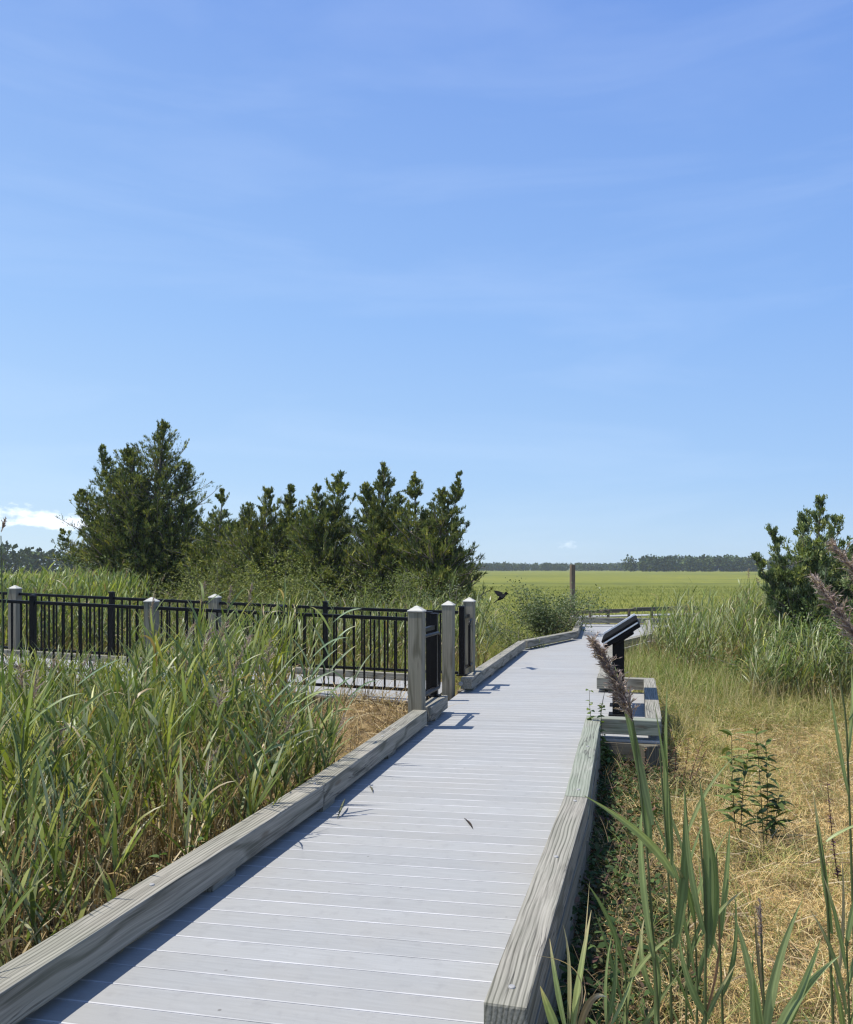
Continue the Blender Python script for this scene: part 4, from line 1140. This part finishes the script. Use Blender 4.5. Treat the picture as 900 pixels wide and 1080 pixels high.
# ------------------------------------------------------------------ cedars
CED = [(.07, .10, .035), (.115, .15, .045), (.18, .21, .06), (.30, .30, .09)]
def cedar(label, base, leaders, d, group='cedars beyond the railing', dens=1.0, cols=CED, bare=0.0, leafl=(.07, .15), gap=0.0, low=.03, el=(-.02, .68), trunkr=.11, dead=0, limbr=1.0):
    """leaders: (px_top, py_top, half width in m) ; base (px)"""
    bx = (base - 450) / F * d; bz = float(gz(bx, d)) - .05
    root = empty('cedar_tree', (bx, d, bz)); tag(root, label, 'cedar tree', group)
    gt = Geo(); gf = Geo(); gd = Geo()
    for li, (px, py, hw) in enumerate(leaders):
        oy = U(-.5, .5) * (li > 0)
        top = np.array(P3(px, py, d)) + np.array([0, oy, 0])
        b = np.array([bx, d, bz]) + (np.array([U(-.2, .2), oy * .6, 0]) if li else 0)
        # path rises then leans out
        c1 = b * .6 + top * .4; c1[0] = b[0] * .45 + top[0] * .55; 
        t = np.linspace(0, 1, 12)[:, None]
        P = (1 - t) ** 2 * b + 2 * t * (1 - t) * c1 + t ** 2 * top
        P[:, 0] += .05 * np.sin(t[:, 0] * 7 + li); H = top[2] - b[2]
        rr = trunkr * (.45 if li else 1.0) * (1 - .93 * t[:, 0])
        tubes(gt, P[None], rr[None], np.array([(.2, .17, .14)]), 7)
        hw = hw * (1.62 if (hw < 1.1 or li == 0) else 1.95); nb = int(120 * dens * (H / 5) * (.6 + hw / 2))
        f = np.sort(U(low, .995, nb) ** .9)
        x = f * 11; i = np.minimum(x.astype(int), 10); fr = (x - i)[:, None]
        B = P[i] * (1 - fr) + P[i + 1] * fr
        az = np.arange(nb) * 2.399 + U(-.4, .4, nb)
        env = np.interp(f, [0, .12, .35, .7, .9, 1], [.95, 1.05, .98, .58, .24, .05])
        lobe = 1 + rng.normal(0, .22, nb)
        ln = hw * env * lobe.clip(.4, 1.5) * np.where(rng.random(nb) < .12, U(1.1, 1.35, nb), U(.5, 1.15, nb)) + .04
        ln = np.minimum(ln, U(1.15, 1.75, nb) * (1 if hw > 1.2 else .8)) * np.interp(f, [0, .12, .3], [.6, .85, 1])
        e0 = U(el[0], el[1], nb) * (.55 + .6 * f) + .45 * np.clip((f - .75) / .25, 0, 1)
        SB = 6; tt = np.linspace(0, 1, SB)
        E = e0[:, None] + (U(-.1, .75, nb)[:, None]) * tt ** 1.5
        st_ = (ln / (SB - 1))[:, None, None] * np.stack([np.cos(E) * np.sin(az)[:, None], np.cos(E) * np.cos(az)[:, None], np.sin(E)], -1)
        BP = np.concatenate([B[:, None], B[:, None] + np.cumsum(st_[:, 1:], 1)], 1)
        tubes(gt, BP, (.02 * limbr * (ln / 1.2).clip(.3, 1.5))[:, None] * (1 - .8 * tt)[None], palette([(.16, .13, .10), (.26, .22, .18)], nb), 3)
        # sub twigs
        ns = 12
        k = np.repeat(np.arange(nb), ns); m = len(k)
        q = U(.18, 1.0, m); x = q * (SB - 1); i = np.minimum(x.astype(int), SB - 2); fr = (x - i)[:, None]
        TB = BP[k, i] * (1 - fr) + BP[k, i + 1] * fr
        taz = az[k] + rng.normal(0, .75, m); tel = E[k, -1] * .75 + rng.normal(.32, .38, m)
        tl_ = (.05 + .42 * ln[k] * (1.1 - q)) .clip(.05, .42) * U(.6, 1.3, m)
        td = np.stack([np.cos(tel) * np.sin(taz), np.cos(tel) * np.cos(taz), np.sin(tel)], -1)
        keep = rng.random(m) > bare
        if gap:
            keep &= (np.sin(TB[:, 0] * 5.1 + 2 * np.sin(TB[:, 2] * 4.3)) * np.cos(TB[:, 2] * 3.7 + TB[:, 1] * 2.9) > -1 + gap) 
        TB, taz, tel, tl_, td, = TB[keep], taz[keep], tel[keep], tl_[keep], td[keep]; m = len(TB)
        nlf = 9
        k2 = np.repeat(np.arange(m), nlf); mm = len(k2); s = U(.0, 1.05, mm)
        LB = TB[k2] + td[k2] * (tl_[k2] * s)[:, None] + rng.normal(0, .014, (mm, 3))
        tc = (palette(cols, m, .15) * palette([(.7, .75, .9), (1, 1, 1), (1.5, 1.35, .95)], nb, .1)[k[keep]])[k2] * (1 + rng.normal(0, .15, mm))[:, None]
        blades(gf, LB, taz[k2] + rng.normal(0, .5, mm), tel[k2] + rng.normal(.12, .32, mm), U(-.5, .1, mm), U(leafl[0], leafl[1], mm) * 1.15 * np.interp(f, [0, .7, 1], [1, .9, .42])[k[keep]][k2] * (1.15 - .45 * s), U(.014, .034, mm), tc, seg=1, prof='grass', roll=U(0, 3.14, mm))
        if dead:
            n = dead; f = U(.1, 1.0, n); x = f * 11; i = np.minimum(x.astype(int), 10); fr = (x - i)[:, None]
            B = P[i] * (1 - fr) + P[i + 1] * fr
            PP = blades(gd, B, U(0, 6.28, n), U(.1, 1.1, n), U(-.6, .4, n), hw * U(.3, .75, n) * np.interp(f, [0, 1], [1, .4]), .02, palette([(.3, .27, .23), (.42, .39, .34)], n), seg=5, prof='grass')
            for s_ in range(3):
                blades(gd, PP[:, 2 + s_], U(0, 6.28, n), U(.2, 1.3, n), U(-.4, .4, n), U(.15, .4, n), .010, palette([(.3, .27, .23), (.42, .39, .34)], n), seg=3, prof='grass')
    tr = gt.build('trunk', M['barkpale'], smooth=True); ps(tr, root)
    ps(gf.build('crown', M['cedar']), root)
    if dead: ps(gd.build('dead_twigs', M['straw']), root)
    return root

YG = [(.08, .11, .03), (.13, .16, .042), (.19, .21, .06), (.28, .28, .09)]
cedar('largest cedar, tallest of all with a second tip leaning left', 160, [(172, 449, 1.7), (106, 472, 1.0), (138, 478, 1.25), (80, 518, 1.1), (196, 492, 1.25), (130, 500, 1.3), (60, 562, 1.0), (150, 535, 1.9), (105, 555, 1.7), (200, 540, 1.4), (130, 580, 2.0), (185, 585, 1.8)], 30, dens=.95, gap=.18, leafl=(.09, .18), trunkr=.2)
cedar('slim cedar tip just right of the largest cedar', 230, [(234, 517, .75), (220, 545, 1.1), (243, 555, 1.2), (228, 575, 1.5)], 29, dens=1.0, gap=.1)
cedar('yellow green round topped cedar in the middle of the row', 268, [(262, 532, .85), (284, 519, .8), (250, 552, 1.1), (272, 565, 1.5), (290, 580, 1.5)], 26, cols=YG, dens=1.1)
cedar('narrow cedar with a single sharp tip, middle of the row', 306, [(306, 514, .65), (318, 542, 1.1), (298, 555, 1.2), (312, 580, 1.5)], 26.5, dens=1.1)
cedar('bushy dark cedar with twin tips, left of the pale trunked ones', 345, [(358, 499, .85), (335, 517, .9), (352, 540, 1.4), (328, 552, 1.2), (345, 580, 1.6)], 25.5, dens=1.0)
cedar('dark cedar with a sharp pointed tip and pale bare lower trunk', 410, [(404, 491, .85), (384, 512, .8), (420, 525, 1.0), (395, 545, 1.3), (412, 570, 1.5)], 25, dens=.95, dead=14)
cedar('cedar with grey dead twigs at its top, leaning to the right end of the row', 455, [(436, 503, .7), (483, 503, .62), (466, 520, .9), (481, 556, .6), (484, 590, .5), (450, 545, 1.4), (462, 570, 1.1)], 24, dens=.95, dead=16, bare=.05, limbr=1.4)
cedar('lone right hand cedar with open ragged top', 868, [(864, 528, .5), (832, 547, .45), (800, 562, .45), (790, 590, .4), (897, 545, .6), (920, 560, .7), (850, 585, .75), (812, 605, .5), (888, 600, .9), (940, 540, .8)], 14.5, group='cedar standing alone', dens=1.0, gap=.25, leafl=(.05, .10), low=.12, trunkr=.08, el=(.2, .8), cols=[(.08, .12, .05), (.13, .175, .07), (.20, .24, .10), (.30, .33, .16)])

# young cedars low in front of the row
def shrub(name, label, px, pytop, d, hw, n, cols, cat='shrub', group='shrubs before the cedars', leaf=(.03, .06), lwd=(.018, .034), flowers=0, up=.5):
    x = (px - 450) / F * d; z = float(gz(x, d)); top = CAMH - (pytop - 600) / F * d
    H = top - z
    root = empty(name, (x, d, z)); tag(root, label, cat, group)
    gs = Geo(); gl = Geo(); nb = 34
    az = U(0, 6.28, nb); el = np.clip(rng.normal(.95, .35, nb), .15, 1.5); ln = (H * np.sin(el) ** .5 * .95 + hw * np.cos(el)) * U(.6, 1.05, nb)
    P = blades(gs, np.repeat(np.array([[x, d, z]]), nb, 0) + rng.normal(0, .08, (nb, 3)) * (1, 1, 0), az, el, U(-.1, .7, nb), ln, .016, palette([(.14, .1, .07), (.2, .16, .1)], nb), seg=7, prof='grass')
    # tubes instead of ribbons for the limbs
    gs = Geo(); tubes(gs, P, np.repeat((.012 * (1 - .8 * np.linspace(0, 1, 8)))[None], nb, 0), palette([(.14, .1, .07), (.2, .16, .1)], nb), 4)
    k = rng.integers(0, nb, n); q = U(.25, 1, n) ** .7 * 7; i = np.minimum(q.astype(int), 6); fr = (q - i)[:, None]
    C = P[k, i] * (1 - fr) + P[k, i + 1] * fr
    C = C + rng.normal(0, 1, (n, 3)) * np.array([.13, .13, .10]) * (hw / .8)
    cl = rng.integers(0, n // 12, n)
    cc = palette(cols, n // 12 + 1, .2)[cl] * (1 + rng.normal(0, .1, n))[:, None]
    blades(gl, C, U(0, 6.28, n), U(-.3, 1.3, n), U(0, .8, n), U(*leaf, n), U(*lwd, n), cc, seg=2, prof='leaf', roll=U(-1, 1, n))
    ps(gs.build('branches', M['barkpale']), root); ps(gl.build('foliage', M['bush']), root)
    if flowers:
        gf = Geo(); fi = rng.integers(0, n, flowers); B = np.repeat(C[fi] + np.array([0, -.05, .03]), 7, 0); m = len(B)
        blades(gf, B, np.tile(np.arange(7) * .9, flowers), U(.1, .6, m), .3, U(.03, .05, m), .035, palette([(.75, .72, .68), (.8, .78, .72)], m, .03), seg=2, prof='leaf')
        ps(gf.build('blossoms', M['bush']), root)
    return root
OLV = [(.09, .12, .035), (.15, .18, .05), (.21, .23, .08)]
DRK = [(.045, .075, .03), (.08, .115, .045), (.14, .17, .08), (.2, .22, .13)]
shrub('rose_bush', 'dark rose bush with a few white blossoms beside the bend of the boardwalk', 578, 620, 20.3, .85, 11000, DRK, 'bush', None, (.04, .07), (.03, .045), 7)
shrub('shrub', 'yellow green shrub at the foot of the bare trunked cedars', 395, 606, 20, .95, 9000, OLV, leaf=(.04, .08))
shrub('shrub', 'olive shrub under the right end of the cedar row', 440, 600, 20.5, .8, 8000, OLV, leaf=(.04, .08))
shrub('shrub', 'grey green shrub right of the cedar row, behind the two posts', 472, 612, 18, .7, 6000, DRK, leaf=(.04, .07))
shrub('shrub', 'bright leafy shrub in front of the middle cedars', 300, 585, 21.5, 1.15, 12000, YG, leaf=(.05, .09))
shrub('shrub', 'broad dark shrub at the foot of the largest cedar, left side', 95, 590, 26, 1.3, 9000, DRK, leaf=(.06, .11), lwd=(.03, .05))
shrub('shrub', 'olive shrub between the largest cedar and the slim tip', 225, 588, 23, 1.2, 10000, YG, leaf=(.05, .09))
shrub('shrub', 'leafy green shrub under the right hand cedar', 870, 640, 12.6, .9, 9000, [(.06, .1, .03), (.11, .16, .05), (.17, .21, .07)], leaf=(.04, .07), group='shrub at the right edge')
shrub('shrub', 'small bright shrub low behind the curb, left of the rose bush', 548, 668, 16.9, .4, 2600, OLV, leaf=(.03, .05), group='shrub by the boardwalk')

# ---------------------------------------------------------- distant woods
def woods(name, label, segs):
    g = Geo()
    for (x0, x1, y0, hmin, hmax, nc) in segs:
        cx_ = U(x0, x1, nc); cy = y0 + U(0, 40, nc); hh = U(hmin, hmax, nc)
        per = 190
        k = np.repeat(np.arange(nc), per); m = len(k)
        th = U(0, 6.28, m); ph = np.arccos(U(-.9, 1, m)); r = U(.7, 1.05, m)
        rx = hh[k] * .42; rz = hh[k] * .5
        C = np.stack([cx_[k] + rx * r * np.sin(ph) * np.cos(th), cy[k] + rx * r * np.sin(ph) * np.sin(th), -.5 + hh[k] * .5 + rz * r * np.cos(ph)], -1)
        C[:, 2] = np.maximum(C[:, 2] - hh[k] * .12 * (rng.random(m) < .4), 0)
        cc = palette([(.03, .05, .02), (.05, .075, .028), (.075, .10, .035)], nc, .15)[k] * (1 + rng.normal(0, .15, m))[:, None]
        sz = hh[k] * U(.10, .2, m)
        blades(g, C, U(0, 6.28, m), U(-.5, 1.5, m), 0, sz, sz, cc, seg=2, prof='leaf', roll=U(-1, 1, m))
    o = g.build(name, M['far']); tag(o, label, 'woods', kind='stuff')
woods('far_treeline', 'long low blue green tree line along the horizon at right',
      [(-150, 260, 820, 6.0, 8.2, 420), (156, 330, 610, 9.5, 12.0, 130), (330, 620, 640, 7, 10, 160)])
woods('distant_woods', 'dark blue green woods on the horizon at the far left edge',
      [(-330, -115, 330, 8, 12.5, 120), (-160, -60, 420, 8, 12, 60)])

# --------------------------------------------------------------------- haze
hz = box_mesh('haze', 3000, 1700, 17)
m, nt = newmat('haze_air')
pv = nd(nt, 'VolumePrincipled', None, Color=(.86, .92, 1.0, 1), Density=.00022, Anisotropy=.3)
o_ = nt.nodes.new('ShaderNodeOutputMaterial'); nt.links.new(pv.outputs[0], o_.inputs['Volume'])
ho = link('haze', hz, m); ho.location = (0, 700, 6.4)
tag(ho, 'thin pale haze lying over the marsh', 'haze', kind='stuff')

# ---------------------------------------------------------------- sky, sun
SUN_EL, = (R(67.5),)
w = bpy.data.worlds.new('World'); SC.world = w; w.use_nodes = True
nt = w.node_tree
for n_ in list(nt.nodes): nt.nodes.remove(n_)
sky = nd(nt, 'TexSky', dict(sky_type='NISHITA', sun_disc=False, sun_elevation=SUN_EL, sun_rotation=R(-90), air_density=1.0, dust_density=.25, ozone_density=2.6, altitude=0))
dirv = nd(nt, 'TexCoord').outputs['Generated']
sp = nd(nt, 'SeparateXYZ', None, Vector=dirv)
azn = math_(nt, 'ARCTAN2', sp.outputs[0], sp.outputs[1])        # azimuth from north, radians
eln = math_(nt, 'ARCSINE', sp.outputs[2])
ae = nd(nt, 'CombineXYZ', None, X=azn, Y=eln, Z=0.0).outputs[0]
# fair weather cumulus low over the left
cn = nd(nt, 'TexNoise', None, Vector=mapping(nt, ae, (22, 46, 1), (.35, .1, 0)), Scale=1.0, Detail=7.0, Roughness=.6).outputs[0]
band = math_(nt, 'MULTIPLY', rmap(nt, eln, .040, .050), rmap(nt, eln, .052, .074, 1, 0))
azm = math_(nt, 'MULTIPLY', rmap(nt, azn, -.56, -.50), rmap(nt, azn, -.36, -.30, 1, 0))
cl = rmap(nt, math_(nt, 'ADD', cn, math_(nt, 'MULTIPLY', math_(nt, 'MULTIPLY', band, azm), .30)), .62, .76)
cl = math_(nt, 'MULTIPLY', cl, math_(nt, 'MULTIPLY', rmap(nt, band, .0, .15), azm))
cn2 = nd(nt, 'TexNoise', None, Vector=mapping(nt, ae, (120, 260, 1)), Scale=1.0, Detail=4.0).outputs[0]
# one tiny scrap near the right
da = math_(nt, 'DIVIDE', math_(nt, 'SUBTRACT', azn, .1675), .011); de = math_(nt, 'DIVIDE', math_(nt, 'SUBTRACT', eln, .0285), .0042)
rr_ = math_(nt, 'ADD', math_(nt, 'MULTIPLY', da, da), math_(nt, 'MULTIPLY', de, de))
scrap = math_(nt, 'MULTIPLY', rmap(nt, math_(nt, 'ADD', math_(nt, 'MULTIPLY', rr_, .5), math_(nt, 'MULTIPLY', cn2, 2.6)), 1.0, 1.9, 1, 0), .28)
# thin cirrus veils
ci = nd(nt, 'TexNoise', None, Vector=mapping(nt, ae, (2.2, 13, 1), (3.1, .4, 0)), Scale=1.0, Detail=6.0, Roughness=.55, Distortion=.5).outputs[0]
civ = math_(nt, 'MULTIPLY', rmap(nt, ci, .48, .80), .075)
tot = math_(nt, 'ADD', math_(nt, 'MAXIMUM', math_(nt, 'MULTIPLY', cl, .75), scrap), civ, True)
grad = ramp(nt, rmap(nt, eln, -.02, 1.5), [(.013, (2.75, 3.80, 4.95)), (.08, (2.15, 3.35, 5.15)), (.20, (1.55, 2.75, 5.1)), (.40, (1.02, 1.95, 4.55)), (1.0, (.7, 1.3, 3.3))])
sunside = rmap(nt, azn, -.6, .6, 1.18, .92)
grad = mix(nt, 1.0, grad, nd(nt, 'CombineXYZ', None, X=math_(nt, 'POWER', sunside, 1.5), Y=sunside, Z=math_(nt, 'POWER', sunside, .3)).outputs[0], 'MULTIPLY')
skb = mix(nt, .9, sky.outputs[0], grad)
skc = mix(nt, tot, skb, (7.0, 7.4, 8.0, 1))
bg = nd(nt, 'Background', None, Color=skc, Strength=.125)
wo = nt.nodes.new('ShaderNodeOutputWorld'); nt.links.new(bg.outputs[0], wo.inputs[0])

sl = bpy.data.lights.new('sun', 'SUN'); sl.energy = 4.2; sl.angle = R(.53); sl.color = (1.0, .965, .90)
so = bpy.data.objects.new('sun', sl); COL.objects.link(so)
sd = Vector((math.cos(SUN_EL), .0, -math.sin(SUN_EL)))
so.rotation_euler = sd.to_track_quat('-Z', 'Y').to_euler(); so.location = (-20, 0, 40)

# ------------------------------------------------------------------ camera
cam = bpy.data.cameras.new('camera'); co = bpy.data.objects.new('camera', cam); COL.objects.link(co)
cam.sensor_fit = 'HORIZONTAL'; cam.sensor_width = 36; cam.lens = 36 * F / 900
cam.shift_y = 60 / 900
cam.clip_start = .05; cam.clip_end = 6000
co.location = (0, 0, CAMH); co.rotation_euler = (math.pi / 2, 0, 0)
SC.camera = co

SC.view_settings.view_transform = 'Standard'; SC.view_settings.look = 'None'
SC.view_settings.gamma = 1.0; SC.view_settings.exposure = 0.55
SC.view_settings.use_curve_mapping = False
SC.render.engine = 'CYCLES'
cy_ = SC.cycles
cy_.use_denoising = True
cy_.max_bounces = 6; cy_.diffuse_bounces = 3; cy_.glossy_bounces = 2; cy_.transmission_bounces = 4; cy_.volume_bounces = 1
cy_.use_adaptive_sampling = False
cy_.filter_width = 1.3
